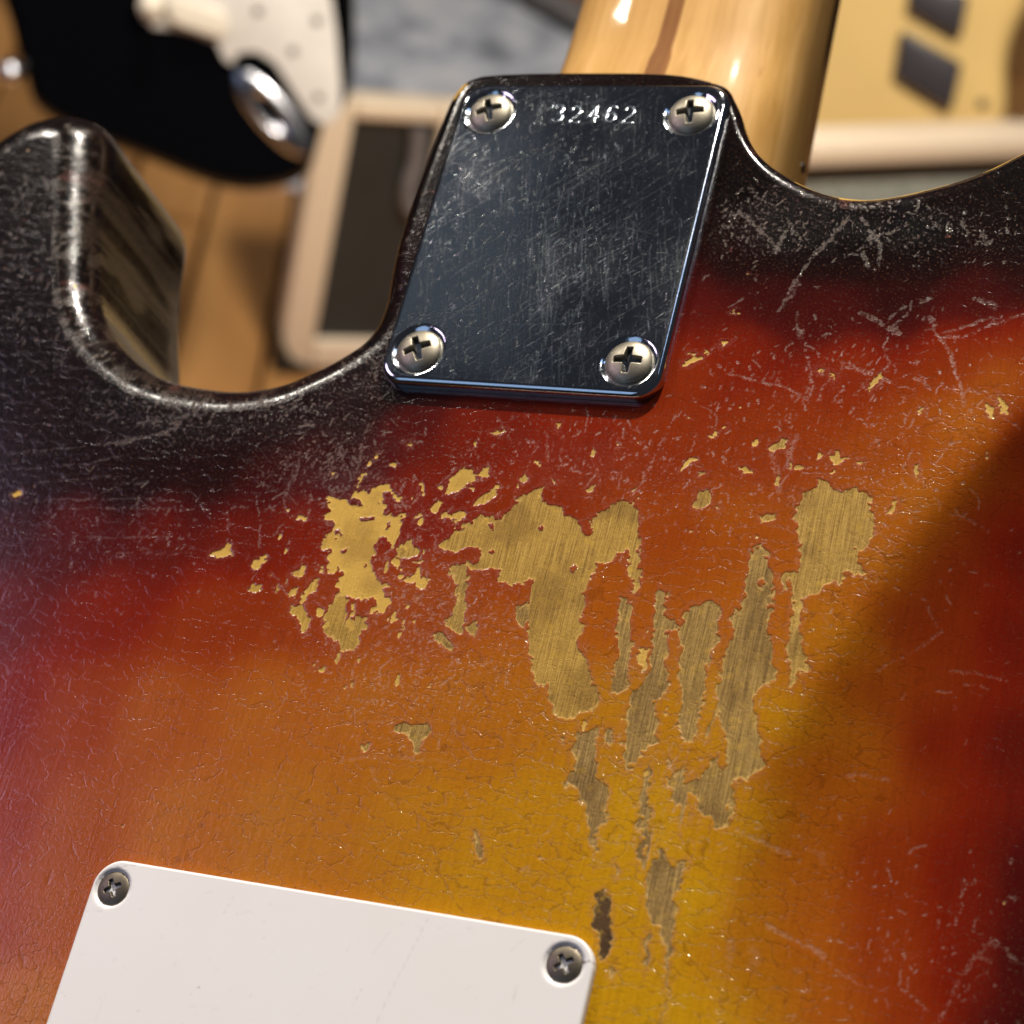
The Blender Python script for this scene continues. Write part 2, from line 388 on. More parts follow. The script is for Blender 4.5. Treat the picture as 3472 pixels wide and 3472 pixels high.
# ------------------------------------------------------------------ traced marks (mm on the guitar's back: x across, y towards the headstock)
WEAR = [
(0.35,[(9.92,-49.37),(9.94,-51.33),(10.57,-53.24),(12.19,-53.58),(14.4,-53.87),(15.9,-55.02),(17.5,-55.36),(18.5,-57.02),(19.86,-57.69),(21.07,-57.1),(20.27,-55.58),(19.31,-54.71),(20.41,-53.65),(21.63,-52.42),(22.04,-51.58),(24.43,-51.53),(25.92,-51.55),(26.71,-53.08),(27.71,-55.53),(28.53,-59.23),(29.5,-62.25),(29.97,-64.99),(29.45,-66.58),(28.77,-66.81),(28.55,-64.52),(27.51,-61.21),(26.59,-59.73),(25.64,-60.76),(25.53,-61.56),(23.97,-62.49),(21.94,-62.69),(22.22,-65.16),(22.36,-67.01),(21.78,-68.31),(22.56,-70.38),(22.41,-72.23),(22.69,-74.64),(22.97,-77.03),(23.67,-78.75),(25.01,-80.09),(26.13,-82.99),(27.1,-83.46),(27.64,-85.75),(27.76,-87.49),(26.58,-87.34),(24.97,-87.84),(24.68,-89.04),(22.2,-89.5),(20.9,-88.93),(20.69,-86.9),(19.77,-84.35),(17.06,-84.08),(16.03,-81.15),(15.23,-79.73),(14.05,-77.43),(13.82,-75.93),(13.88,-73.78),(13.13,-71.39),(12.53,-69.59),(12.29,-68.05),(12.13,-66.82),(11.46,-66.57),(11.1,-67.55),(9.07,-67.92),(7.16,-67.64),(6.33,-66.78),(6.01,-65.55),(4.42,-65.39),(2.48,-66.22),(1.19,-66.03),(1.24,-65.07),(2.69,-63.49),(2.7,-62.36),(1.36,-62.01),(-0.81,-62.06),(-2.17,-62.84),(-4.63,-63.07),(-5.37,-62.66),(-4.53,-61.12),(-3.2,-59.04),(-1.66,-58.9),(-0.47,-57.49),(0.07,-55.97),(1.42,-56.34),(3.12,-56.83),(4.33,-56.72),(4.68,-55.06),(6.25,-53.29),(7.06,-51.58),(8.6,-50.3)]),
(0.6,[(-2.24,-66.05),(-0.84,-65.44),(1.1,-65.72),(1.3,-67.61),(1.19,-69.52),(1.47,-71.7),(2.48,-73.16),(2.83,-75.61),(3.53,-77.08),(1.67,-76.98),(0.09,-76.85),(-0.69,-75.69),(0.11,-74.66),(0.35,-72.13),(-0.01,-69.65),(-0.9,-67.52),(-1.98,-66.99)]),
(0.8,[(-2.44,-77.75),(-0.04,-77.48),(1.18,-78.58),(2.48,-79.98),(2.05,-80.64),(0.53,-79.58),(-0.91,-78.82)]),
(0.6,[(3.59,-76.15),(4.24,-75.15),(4.89,-74.14),(5.36,-75.33),(5.4,-77.8),(4.13,-77.02)]),
(0.05,[(-4.79,-47.27),(-3.05,-47.8),(-1.77,-49.03),(-2.05,-50.38),(-3.43,-51.17),(-4.41,-52.25),(-6.59,-52.43),(-6.95,-51.13),(-6.36,-49.75),(-5.29,-48.99)]),
(0.05,[(-1.77,-49.03),(-1.18,-47.65),(-0.27,-46.9),(-0.17,-47.9),(0.58,-48.34),(-0.75,-49.28)]),
(0.15,[(-1.32,-54.29),(0.1,-52.52),(1.88,-50.88),(2.33,-51.99),(1.28,-53.4),(-0.35,-54.37)]),
(0.1,[(-6.51,-57.38),(-5.84,-56.34),(-4.07,-55.85),(-2.56,-55.55),(-1.8,-56.63),(-3.02,-57.39),(-4.43,-56.87)]),
(0.4,[(-12.86,-63.22),(-11.04,-62.88),(-10.51,-61.36),(-9.8,-61.62),(-9.84,-62.6),(-8.33,-63.43),(-8.68,-64.44),(-11.38,-65.03),(-12.59,-64.17)]),
(0.3,[(-9.03,-65.44),(-7.27,-64.95),(-6.52,-65.36),(-7.97,-65.82)]),
(0.1,[(-10.9,-57.12),(-9.85,-56.86),(-9.4,-57.32),(-10.57,-57.75)]),
(0,[(-23.04,-55.2),(-20.84,-54.84),(-19.45,-52.87),(-16.25,-52.6),(-14.28,-53.77),(-14.95,-54.83),(-15.85,-56.24),(-16.52,-57.3),(-15.92,-58.24),(-13.71,-58.04),(-13.52,-58.69),(-15.14,-59.82),(-14.54,-60.76),(-15.65,-62.51),(-15.41,-64.45),(-15.98,-65.81),(-16.95,-66.88),(-17.62,-67.92),(-16.8,-68.49),(-14.83,-68.61),(-14.16,-69.83),(-12.11,-70.26),(-9.81,-71.62),(-10.07,-72.92),(-11.56,-74.35),(-12,-75.03),(-13.41,-74.55),(-14.39,-73.38),(-16.53,-72.65),(-18.31,-73.16),(-19.56,-73.29),(-21.64,-72.86),(-20.85,-72.46),(-21.93,-69.98),(-22.51,-68.09),(-24.66,-65.35),(-26.68,-65.21),(-25.77,-62.81),(-24.04,-61.98),(-25.74,-61.81),(-28.32,-62.05),(-28.06,-59.68),(-27.26,-57.93),(-28.54,-57.04),(-27.34,-56.59),(-26.67,-55.52),(-25.08,-55.04)]),
(0.35,[(-21.41,-77.01),(-21.22,-74.43),(-20.69,-72.76),(-18.41,-72.84),(-18.28,-75.39),(-17.85,-77.89),(-15.68,-77.65),(-15.58,-76.37),(-13.93,-76.03),(-13.65,-78.06),(-14.52,-79.41),(-13.85,-80.6),(-15.33,-82.02),(-16.78,-82.5),(-18.17,-81.08),(-20.59,-79.46)]),
(0.2,[(-28.08,-75.48),(-25.76,-75.55),(-24.23,-77.32),(-23.77,-79.82),(-25.03,-79.96),(-26.02,-77.83),(-27.68,-76.73)]),
(0.1,[(-25.74,-70.37),(-24.59,-70.9),(-24.42,-72.51),(-25.81,-73.3),(-25.95,-74.93),(-26.49,-75.31),(-27,-74.72),(-26.3,-71.73)]),
(0.05,[(-28.82,-67.9),(-27.71,-68.28),(-27.53,-69.9),(-28.61,-70.66),(-29.87,-69.81),(-28.79,-69.04)]),
(0.05,[(-35.69,-66.25),(-35.21,-66.71),(-35.99,-68.44),(-36.22,-69.79),(-34.51,-70.94),(-33.54,-70.84),(-33.03,-72.42),(-33.91,-73.82),(-35.69,-74.5),(-36.6,-73.78),(-35.94,-72.72),(-37.27,-71.22),(-37.62,-68.6),(-36.73,-67.19)]),
(0,[(-43.69,-65.69),(-42.64,-65.75),(-41.99,-67.2),(-43.54,-68.19),(-45.91,-68.25),(-46.3,-67.62),(-44.53,-67.28),(-44.14,-66.4)]),
(0,[(-32.04,-58.7),(-30.2,-59.21),(-30.33,-59.89),(-32.06,-59.71)]),
(0,[(-89.14,-60.1),(-88.21,-59.12),(-87.43,-60.13),(-88.82,-60.43)]),
(0.05,[(-22.86,-54.18),(-22.91,-50.11),(-21.61,-50),(-22.38,-50.75)]),
(0.05,[(-23.02,-50.29),(-21.61,-50),(-21.63,-50.52),(-22.76,-50.61)]),
(0.05,[(-16.31,-43.77),(-15.19,-43.68),(-15.34,-44.89)]),
(0.3,[(5.72,-48.74),(6.58,-47.84),(6.95,-49.29),(6.27,-49.68)]),
(0.3,[(17.52,-49.7),(18.97,-48.77),(18.71,-50.25),(17.89,-50.65)]),
(0.3,[(24.99,-49.39),(26.31,-48.63),(25.57,-49.98)]),
(0.2,[(11.27,-48.6),(12.37,-48.67),(11.73,-49.22)]),
(0.1,[(9.13,-37.95),(10.24,-38.03),(10.02,-39.06)]),
(0.1,[(-1.76,-40.62),(0.98,-40.07),(0.25,-40.97)]),
(0.8,[(10.93,-71.63),(12.83,-70.8),(13.73,-73.18),(13.01,-75.1),(11.55,-74.65),(10.95,-73.48)]),
(0.85,[(27.8,-67.68),(28.73,-67.89),(29.53,-71.46),(30.5,-73.17),(31.22,-76.98),(31.52,-80.22),(31.43,-82.35),(31.41,-83.53),(30.74,-84.34),(29.61,-83.75),(29.48,-82.59),(28.81,-79.65),(29.18,-77.52),(28.73,-74.27),(27.82,-72.86),(27.71,-70.44),(27.79,-68.9)]),
(0.9,[(33.64,-65.84),(35.3,-66.89),(35.2,-68.42),(35.44,-70.81),(36.9,-70.96),(38.26,-72.01),(36.16,-72.84),(36.47,-74.89),(37.23,-77.77),(38.19,-81.54),(37.9,-82.15),(37.81,-83.04),(36.75,-84.62),(37.95,-88.8),(38.11,-90.78),(36.58,-92.69),(36.68,-94.38),(34.76,-95.77),(33.7,-94.78),(33.4,-92.25),(33.04,-89.43),(32.87,-87.43),(32.93,-83.93),(33.99,-82.34),(34.2,-82.02),(34.23,-79.6),(34.21,-76.94),(33.97,-74.58),(34.3,-72.14),(33.51,-69.21),(32.7,-66.86)]),
(0,[(32.41,-76.55),(33.77,-76.24),(34.23,-79.6),(33.59,-80.56),(32.79,-78.88)]),
(0.8,[(41.82,-67.44),(42.96,-68.04),(44.26,-69.43),(44.21,-72.12),(44.02,-75.24),(44.07,-78.32),(44.07,-83.54),(43.82,-88.3),(43.29,-90.5),(42.22,-89.36),(41.2,-86.49),(40.12,-81.41),(38.58,-75.42),(38.34,-71.87),(38.94,-69.11),(40.22,-67.88)]),
(0.8,[(48.29,-56.4),(48.85,-57.88),(49.61,-59.64),(50.56,-61.67),(51.07,-64.33),(51.25,-66.7),(51.42,-69.06),(52,-71.36),(52.95,-72.73),(53.57,-75.28),(54.26,-79.59),(52.12,-79.86),(52.27,-82.7),(53.98,-91.5),(54.89,-92.76),(53.19,-94.93),(51.65,-95.27),(50.95,-95.78),(51.55,-100.09),(51.36,-103.1),(49.96,-102.76),(48.54,-101.06),(47.87,-101.7),(46.76,-100.22),(46.05,-98.12),(45.14,-97.69),(42.5,-98.05),(41.47,-97.08),(43.24,-96.42),(45.01,-95.76),(46.48,-95.01),(47.14,-92.97),(47.82,-92.32),(48.63,-93.6),(49.52,-94.04),(50.41,-93.09),(49.45,-90.98),(48.4,-87.17),(47.14,-85.63),(45.97,-80.6),(45.98,-80.59),(45.76,-76.77),(45.83,-74.41),(46.46,-71.98),(45.72,-69.69),(46.73,-67.78),(46.68,-65.39),(46.89,-62.95),(46.74,-59.31),(47.06,-58.05),(48.05,-57.35)]),
(0.45,[(54.86,-44.15),(55.78,-44.55),(57.43,-45.97),(58.74,-47.1),(59.97,-46.22),(61.63,-46.23),(63.06,-47.35),(63.37,-49.17),(64.3,-50.62),(64.87,-52.39),(64.37,-54.26),(63.33,-56.17),(63.08,-57.1),(63.78,-58.84),(65.34,-60.02),(63.98,-60.01),(62.07,-59.91),(61.26,-61.48),(59.11,-63.19),(57.12,-64.29),(55.67,-65.34),(55.81,-66.81),(56.4,-68.52),(56.69,-70.84),(57.38,-73.1),(58.48,-74.71),(59.19,-76.36),(58.69,-77.28),(57.79,-76.81),(57.69,-79.18),(56.64,-79.31),(56.58,-76.09),(54.93,-71.62),(54.76,-69.29),(54.89,-66.31),(54.43,-63.08),(53.51,-62.57),(53.46,-63.78),(52.72,-63.56),(52.5,-62.38),(52.71,-61.3),(54.32,-60.99),(53.9,-58),(53.92,-55.86),(53.1,-54.41),(53.04,-52.57),(52.32,-51.71),(52.31,-50.16),(53.52,-49.11),(52.96,-47.6),(54.45,-46.54),(55.39,-45.52)]),
(0.4,[(36.22,-48.42),(37.93,-48.27),(38.18,-50.15),(37.37,-51.17),(36.43,-52.2),(35.72,-51.64),(35.75,-50.37)]),
(0.3,[(39.36,-51),(40.22,-50.92),(40.12,-51.87)]),
(0.3,[(46.77,-52.21),(49.16,-51.37),(49.36,-52.44),(47.5,-53.08)]),
(0.6,[(46.34,-39.59),(47.74,-37.87),(48.9,-37.94),(48.38,-39.75),(47.09,-40.49)]),
(0.1,[(55.94,-40.75),(56.86,-39.56),(57.66,-40.93),(58.9,-40.83),(57.82,-41.86),(56.5,-42.28)]),
(0.1,[(60.24,-41.35),(61.34,-41.26),(60.63,-41.95)]),
(0.1,[(41.74,-44.12),(42.81,-43.72),(44.18,-44.08),(44.31,-44.71),(42.43,-44.71)]),
(0,[(38.13,-36.31),(36.87,-37.39),(35.82,-39.43),(35.05,-41.44),(33.49,-43.83),(32.93,-44.68),(33.58,-42.85),(34.63,-40.82),(35.43,-38.97),(36.51,-37.09)]),
(0.1,[(66.89,-47.32),(67.61,-47.56),(67.54,-48.8),(67.15,-49.75),(66.56,-49.49)]),
(0.1,[(69.05,-41.26),(69.81,-40.89),(70.1,-43.66),(69.24,-42.49)]),
(0,[(28.59,-24.94),(30.21,-23.99),(31.67,-23.73),(31.77,-24.23),(29.66,-25.72),(28.76,-25.78)]),
(0,[(29.13,-23.2),(30.37,-23.3),(30.21,-23.99)]),
(0,[(34.09,-20.86),(35.58,-20.77),(34.6,-21.85)]),
(0,[(50.85,-25.07),(52.25,-24.81),(51.83,-25.67)]),
(0,[(53.16,-25.09),(54.53,-26.32),(54.08,-27.01)]),
(0.1,[(60.89,-25.26),(61.68,-24.88),(60.31,-28.55),(59.84,-28.26)]),
(0,[(78.69,-29.54),(79.58,-30.12),(80.19,-31.65),(79.68,-31.84),(78.71,-30.65)]),
(0,[(80.05,-27.71),(81.57,-29.03),(82.06,-30.57),(81.44,-30.93),(80.55,-29.41)]),
(0.1,[(68.31,-31.39),(68.94,-31.02),(68.79,-31.83)]),
(0.4,[(36.97,-45),(35.98,-45.88),(35.15,-46.11),(35.59,-45.43)]),
(0.1,[(49.75,-42.51),(50.2,-41.84),(50.35,-43.42),(49.79,-43.46)]),
(1,[(25.22,-91.3),(28.76,-90.56),(29.21,-93.66),(29.98,-97.55),(31.61,-97.89),(32.47,-99.19),(32.76,-101.67),(32.99,-104.42),(33.2,-107.7),(33.49,-110.12),(32.53,-107.79),(31.61,-106.27),(30.16,-104.82),(29.91,-102.63),(28.03,-100.64),(26.54,-99.15),(26.56,-96.87),(26.58,-94.58)]),
(1,[(30.29,-89.78),(31.52,-90.2),(31.7,-92.19),(30.39,-92.65)]),
(1,[(37.84,-93.38),(38.93,-95.77),(39.41,-97.95),(39.59,-101.26),(40.09,-104.77),(40.5,-106.63),(40.47,-110.16),(39.89,-109.97),(39.42,-107.87),(38.85,-104.13),(38.52,-101.41),(38.21,-97.55),(37.94,-95.06)]),
(1,[(40.48,-92.75),(41.3,-93.77),(41.3,-95.03),(40.83,-94.11)]),
(1,[(43.62,-94.58),(42.39,-95.87),(42.45,-98.09),(43.18,-100.2),(44.88,-100.52)]),
(1,[(41.73,-107.26),(42.63,-107.67),(44.22,-108.78),(45.08,-110.27),(46.04,-108.51),(46.76,-108.14),(47.15,-109.96),(46.37,-113.8),(46.97,-116.61),(47.25,-117.88),(47.22,-120.23),(47.31,-123.07),(47.81,-126.58),(48.35,-130.29),(48.68,-133),(48.48,-133.03),(47.83,-129.11),(47.16,-125.41),(46.09,-121.71),(44.85,-119.05),(43.17,-117.48),(41.86,-113.97),(41.92,-111.82),(42.25,-109.62)]),
(1.25,[(34.31,-115.4),(35.45,-114.42),(35.96,-115.42),(37.35,-117.33),(37.9,-119.1),(38.7,-120.82),(38.83,-123.16),(38.03,-124.33),(36.93,-124.25),(36.08,-121.77),(34.96,-119.31)]),
(1,[(36.07,-110),(37.29,-111.72),(37.13,-112.82),(36.57,-111.55)]),
(1.1,[(43.11,-119.59),(43.73,-120.01),(44.16,-122.55),(44.31,-125.62),(43.6,-124.19),(43.42,-121.63)]),
(0.8,[(38.89,-125.75),(39.29,-125.17),(39.84,-126.37),(39.74,-127.68),(39.24,-127.25)]),
(0.9,[(13.18,-108.67),(14.16,-109.09),(14.79,-110.39),(16.05,-111.88),(15.99,-112.73),(14.74,-112.36),(13.82,-110.54)]),
(0.8,[(-3.96,-94.16),(-2.82,-92.82),(-1.1,-93.5),(0.95,-93.23),(1.75,-92.83),(2.15,-94.27),(1.3,-95.57),(1.94,-97.84),(0.28,-98.36),(-0.29,-96.36),(-1.57,-95.05),(-3.38,-95.13)]),
(0.6,[(-8.75,-97.77),(-7.35,-97.29),(-7.39,-98.19),(-8.33,-99.2)]),
(1,[(23.41,-92.11),(24.09,-92.32),(24.06,-93.62)]),
(1,[(40.56,-81.25),(42.52,-81.02),(43.65,-83.77),(43.73,-85.77),(43.13,-88.13),(42.52,-90.48),(41.52,-88.33),(40.76,-84.13)])]
HOLES = [[(10.99,-57.4),(11.5,-56.97),(12.08,-57.46),(11.79,-58.13)],
[(18.03,-63.87),(18.66,-63.33),(19.28,-64.06),(18.88,-64.88),(18.22,-64.63)],
[(3.5,-62.45),(4.17,-62.06),(4.75,-62.48),(4.27,-63.01)],
[(48.74,-63.06),(49.47,-62.53),(49.95,-63.54),(49.54,-64.34),(48.91,-63.95)],
[(-20.74,-58.52),(-17.92,-58.09),(-17.73,-58.74),(-20.23,-59.13)],
[(-22.19,-64.61),(-21.01,-64.17),(-21.36,-65.19),(-21.95,-65.41)],
[(2.06,-57.58),(2.98,-57.49),(3.57,-58.57),(2.73,-58.33)]]
SCRATCH = [
(0.75,0.9,[(51.19,4.94),(50.4,2.79),(48.69,-0.14),(46.29,-4.24),(44.39,-8.51),(43.66,-10.83),(43.18,-13.96)]),
(0.8,0.8,[(53.23,4.47),(54.91,2.41),(56.66,-0.16),(57.62,-2.22),(57.7,-4.81),(57.21,-6.07)]),
(0.7,0.6,[(55.18,0.83),(58.15,1.47),(60.54,2.92)]),
(0.7,0.5,[(54.27,-1.62),(55.27,-3.87),(57.21,-6.07)]),
(0.6,0.7,[(34.33,-24.99),(36.44,-26.57),(39.54,-27.38),(43.66,-28.11),(47.36,-29.15),(50.66,-30.6)]),
(0.6,0.7,[(50.66,-30.6),(50.78,-27.94),(49.72,-24.53),(48.39,-20.6),(46.94,-17.45)]),
(0.8,0.75,[(55.54,-24.17),(58.25,-24.99),(60.9,-25.61),(63.21,-26.83)]),
(0.8,0.75,[(67.86,-14.71),(69.78,-17.88),(71.46,-20.74),(72.65,-23.11),(74.51,-27.34),(75.33,-30.15)]),
(0.6,0.6,[(70.62,-17.93),(74.25,-17.14),(76.5,-15.54),(77.34,-14.4)]),
(0.6,0.6,[(74.09,-17.15),(77.28,-15.2),(82.05,-12.77)]),
(0.6,0.6,[(56.36,-13.9),(59.64,-15.45),(63.4,-17.55)]),
(0.6,0.6,[(61.61,-17.04),(62.61,-15.29),(63.84,-13.92)]),
(0.6,0.6,[(74.1,-10.39),(76.11,-11.59),(77.69,-12.21)]),
(0.8,0.7,[(32.23,4.89),(34.96,2.81),(37.21,0.73),(39.43,-1.33),(41.08,-2.86)]),
(1.2,0.6,[(41.34,3.02),(40.59,-0.22),(39.91,-2.91)]),
(0.6,0.5,[(78.47,-71.27),(81.46,-70.64),(83.99,-70.49),(86.31,-70.79)]),
(0.5,0.5,[(76.95,-74.84),(78.68,-74.35)]),
(0.5,0.4,[(80.74,-72.7),(82.71,-72.19),(83.79,-72.63)]),
(0.5,0.5,[(68.46,-73.85),(71.23,-71.52),(73.48,-69.26),(75.01,-67.36),(76.31,-65.63),(75.34,-64.43),(74.35,-63.08),(73.3,-61.43)]),
(0.9,0.8,[(53.16,-102.84),(55.32,-103.07),(57.76,-103.52),(60.44,-103.93)]),
(1.2,0.35,[(62.52,-102.56),(64.57,-102.52),(65.06,-103.78)]),
(1,0.7,[(59.23,-115.13),(61.36,-115.57),(63.46,-115.88),(65.58,-116.43),(67.25,-117.31)]),
(0.35,0.45,[(67.25,-117.31),(70.34,-119.2),(72.67,-119.82),(74.63,-119.75)]),
(0.6,0.6,[(83.65,-123.15),(84.8,-119.78),(85.76,-116.66),(86.57,-114.05),(87.45,-111.91),(89.31,-109.86),(91.04,-110.34),(92.87,-111.54),(94.94,-112.94)]),
(0.6,0.6,[(87.45,-111.91),(89.71,-112.67)]),
(0.5,0.6,[(90.04,-110),(92.13,-111.29),(94.19,-112.57)]),
(0.5,0.6,[(78.43,-119.11),(80.04,-120.08),(81.68,-121.29)]),
(0.7,0.6,[(94.32,-120.36),(95.03,-122.16),(95.4,-124.01)]),
(0.8,0.5,[(66.03,-90.45),(67.99,-89.77),(70.01,-89.51),(71.8,-89.46)]),
(1.6,0.45,[(55.23,-118.61),(55.48,-120.88),(55.76,-122.88)]),
(1.8,0.35,[(58.22,-119.16),(58.89,-120.58),(58.8,-122.12)]),
(1,0.8,[(-71.87,-48.23),(-68.65,-47.01),(-65.32,-46.1),(-62.36,-45.23),(-61,-43.98),(-60.43,-42.49)]),
(1.2,0.5,[(-68.93,-44.2),(-64.84,-43.35),(-61.18,-43.45)]),
(1.8,0.45,[(-63.03,-42.32),(-59.62,-41.71),(-58.43,-43.07)]),
(0.3,0.4,[(-95.07,-52.49),(-89.75,-51.44),(-80.93,-49.84),(-72.3,-48.08)]),
(0.3,0.4,[(-93.81,-55.61),(-84.87,-54.22),(-76.11,-52.71),(-68.9,-50.34)]),
(0.3,0.4,[(-85.41,-57.62),(-78.45,-56.32),(-71.56,-55.02),(-67.35,-54.57)]),
(0.3,0.4,[(-82.31,-60.75),(-73.48,-59.69),(-62.96,-58.7),(-54.16,-58.45)]),
(0.3,0.4,[(-78.84,-62.04),(-69.33,-61.02),(-56.77,-60.07)]),
(0.3,0.4,[(-71.76,-58.41),(-67.58,-55.93),(-62.92,-55.82)]),
(0.3,0.4,[(-74.33,-67.06),(-63.74,-66.41),(-54.27,-65.17)]),
(0.3,0.4,[(-66.22,-69.39),(-55.82,-68.72),(-49.81,-67.96)]),
(0.45,0.55,[(-41.04,-56.09),(-39.94,-58.39),(-39.13,-60.36),(-38.27,-62.98),(-37.04,-66.05)]),
(0.45,0.55,[(-45.68,-59.76),(-44.34,-58.61),(-41.69,-58.28)]),
(0.45,0.55,[(-44.46,-62.89),(-45.57,-59.58)]),
(0.45,0.55,[(-33.42,-70.17),(-31.2,-71.91),(-29.63,-73.7)]),
(0.45,0.55,[(-35.29,-48.37),(-34.78,-51.09),(-35.47,-53.21),(-35.61,-55.96),(-34.44,-58.58)]),
(0.45,0.55,[(-31.4,-46.67),(-29.56,-48.25),(-28.06,-49.85)]),
(0.45,0.55,[(-39.74,-47.33),(-39.62,-46.62)]),
(0.45,0.5,[(-24.5,-44.75),(-23.63,-48.8),(-24.28,-53.28),(-27.23,-54.56)]),
(0.5,0.5,[(-27.5,-47.05),(-25.73,-50.69)]),
(0.4,0.4,[(-3.59,-39.73),(-3.52,-42.45),(-3.62,-44.48)]),
(0.4,0.5,[(29.55,-33.96),(28.6,-39.33),(27.54,-42.69),(27.22,-45.32),(26.61,-47.96)]),
(0.5,0.5,[(-1.28,-37.51),(1.8,-42.04),(3.07,-43.29)]),
(0.4,0.4,[(8.42,-39.52),(9.39,-43.46),(9.72,-45.43)]),
(0.5,0.45,[(25.75,-104.05),(25.11,-107.22),(23.7,-109.5)]),
(0.9,0.45,[(21.95,-113.76),(23.48,-113.12)]),
(0.5,0.4,[(-5.88,-101.24),(-3.43,-104.42),(-0.59,-106.93)]),
(0.6,0.4,[(8.04,-94.98),(9.87,-97.38),(12.87,-97.56),(14.5,-98.21)]),
(0.4,0.4,[(10.36,-102.52),(11.95,-105.16),(13.1,-107.83)]),
(0.4,0.35,[(18.19,-113.5),(21.06,-115.82),(23.29,-117.92)]),
(0.6,0.4,[(-11.25,-100.78),(-7.9,-99.59),(-2.64,-98.74),(2.76,-98.62),(7.89,-98.81)]),
(0.5,0.4,[(-13.08,-94.72),(-7.22,-93.53),(-2.98,-92.24)]),
(0.35,0.5,[(54.24,-23.03),(57.64,-24.48),(61.28,-25.88),(62.83,-26.76)]),
(0.6,0.5,[(66.86,-25.69),(68.08,-26.42),(69.52,-27.61)]),
(0.7,0.5,[(75.36,-27.22),(77.34,-27.73)]),
(1.6,0.5,[(50,-37.7),(49.34,-40.31),(49.65,-43.47)]),
(1.2,0.4,[(46.64,-41.17),(48.25,-43.59),(49.01,-47.63)]),
(0.35,0.5,[(52,-43.91),(55.09,-43.82)]),
(0.35,0.5,[(64.95,-52.08),(66.98,-52.05)]),
(0.5,0.5,[(75.49,-48.09),(77.57,-47.75),(78.99,-48.38)]),
(0.4,0.5,[(65.76,-36.18),(68.56,-38.18),(67.7,-41.37),(67.87,-44.15)]),
(0.4,0.4,[(61.22,-43.78),(64.01,-47.26)]),
(0.5,0.6,[(56.16,-14.14),(58.67,-15.36),(60.59,-16.59),(63.68,-18.09)]),
(0.6,0.6,[(60.54,-16.26),(61.4,-14.54),(62.97,-12.78)]),
(0.5,0.5,[(34.26,-14.23),(36.32,-12.39),(38.48,-11.07)]),
(0.7,0.6,[(42.73,-14.49),(43.65,-13.07),(45.01,-9.2)]),
(0.8,0.7,[(73.99,-10.22),(75.75,-10.8),(77.56,-11.87)]),
(0.6,0.7,[(70.26,-17.06),(73.93,-15.54),(76.99,-13.72)]),
(0.7,0.7,[(67.31,-14.23),(68.5,-16.49),(69.58,-18.09)]),
(0.5,0.6,[(76.2,-15.91),(80.04,-13.89),(82.05,-12.8)]),
(1.4,0.3,[(39.7,1.51),(41.44,1.93),(42.91,0.55)]),
(1.1,0.3,[(32.82,10.01),(35.1,7.87),(39.56,5.46)]),
(1,0.3,[(29.08,2.23),(31.01,1.93)]),
(1.5,0.5,[(51.44,6.54),(52.92,6.58)]),
(1,0.5,[(50.28,2.94),(51.13,4.03)]),
(1,0.4,[(70.21,6.05),(70.05,3.25),(71.19,3.29)]),
(1.1,0.5,[(73.26,2.67),(74.5,-0.04)]),
(1,0.6,[(65.77,-11.63),(66.79,-10.9)]),
(0.8,0.5,[(45.67,-14.34),(46.52,-17.36),(47.31,-20.02)]),
(1.1,0.6,[(54.41,-2.19),(55.76,-4.92),(57.32,-5.54)]),
(2,0.5,[(-102.73,12.44),(-99.92,10.38),(-96.19,7.95)]),
(2.6,0.55,[(-109.76,22.21),(-107.2,20.94),(-105.8,22.69)]),
(1,0.5,[(-89.47,-5.8),(-87.05,-8.12)])]
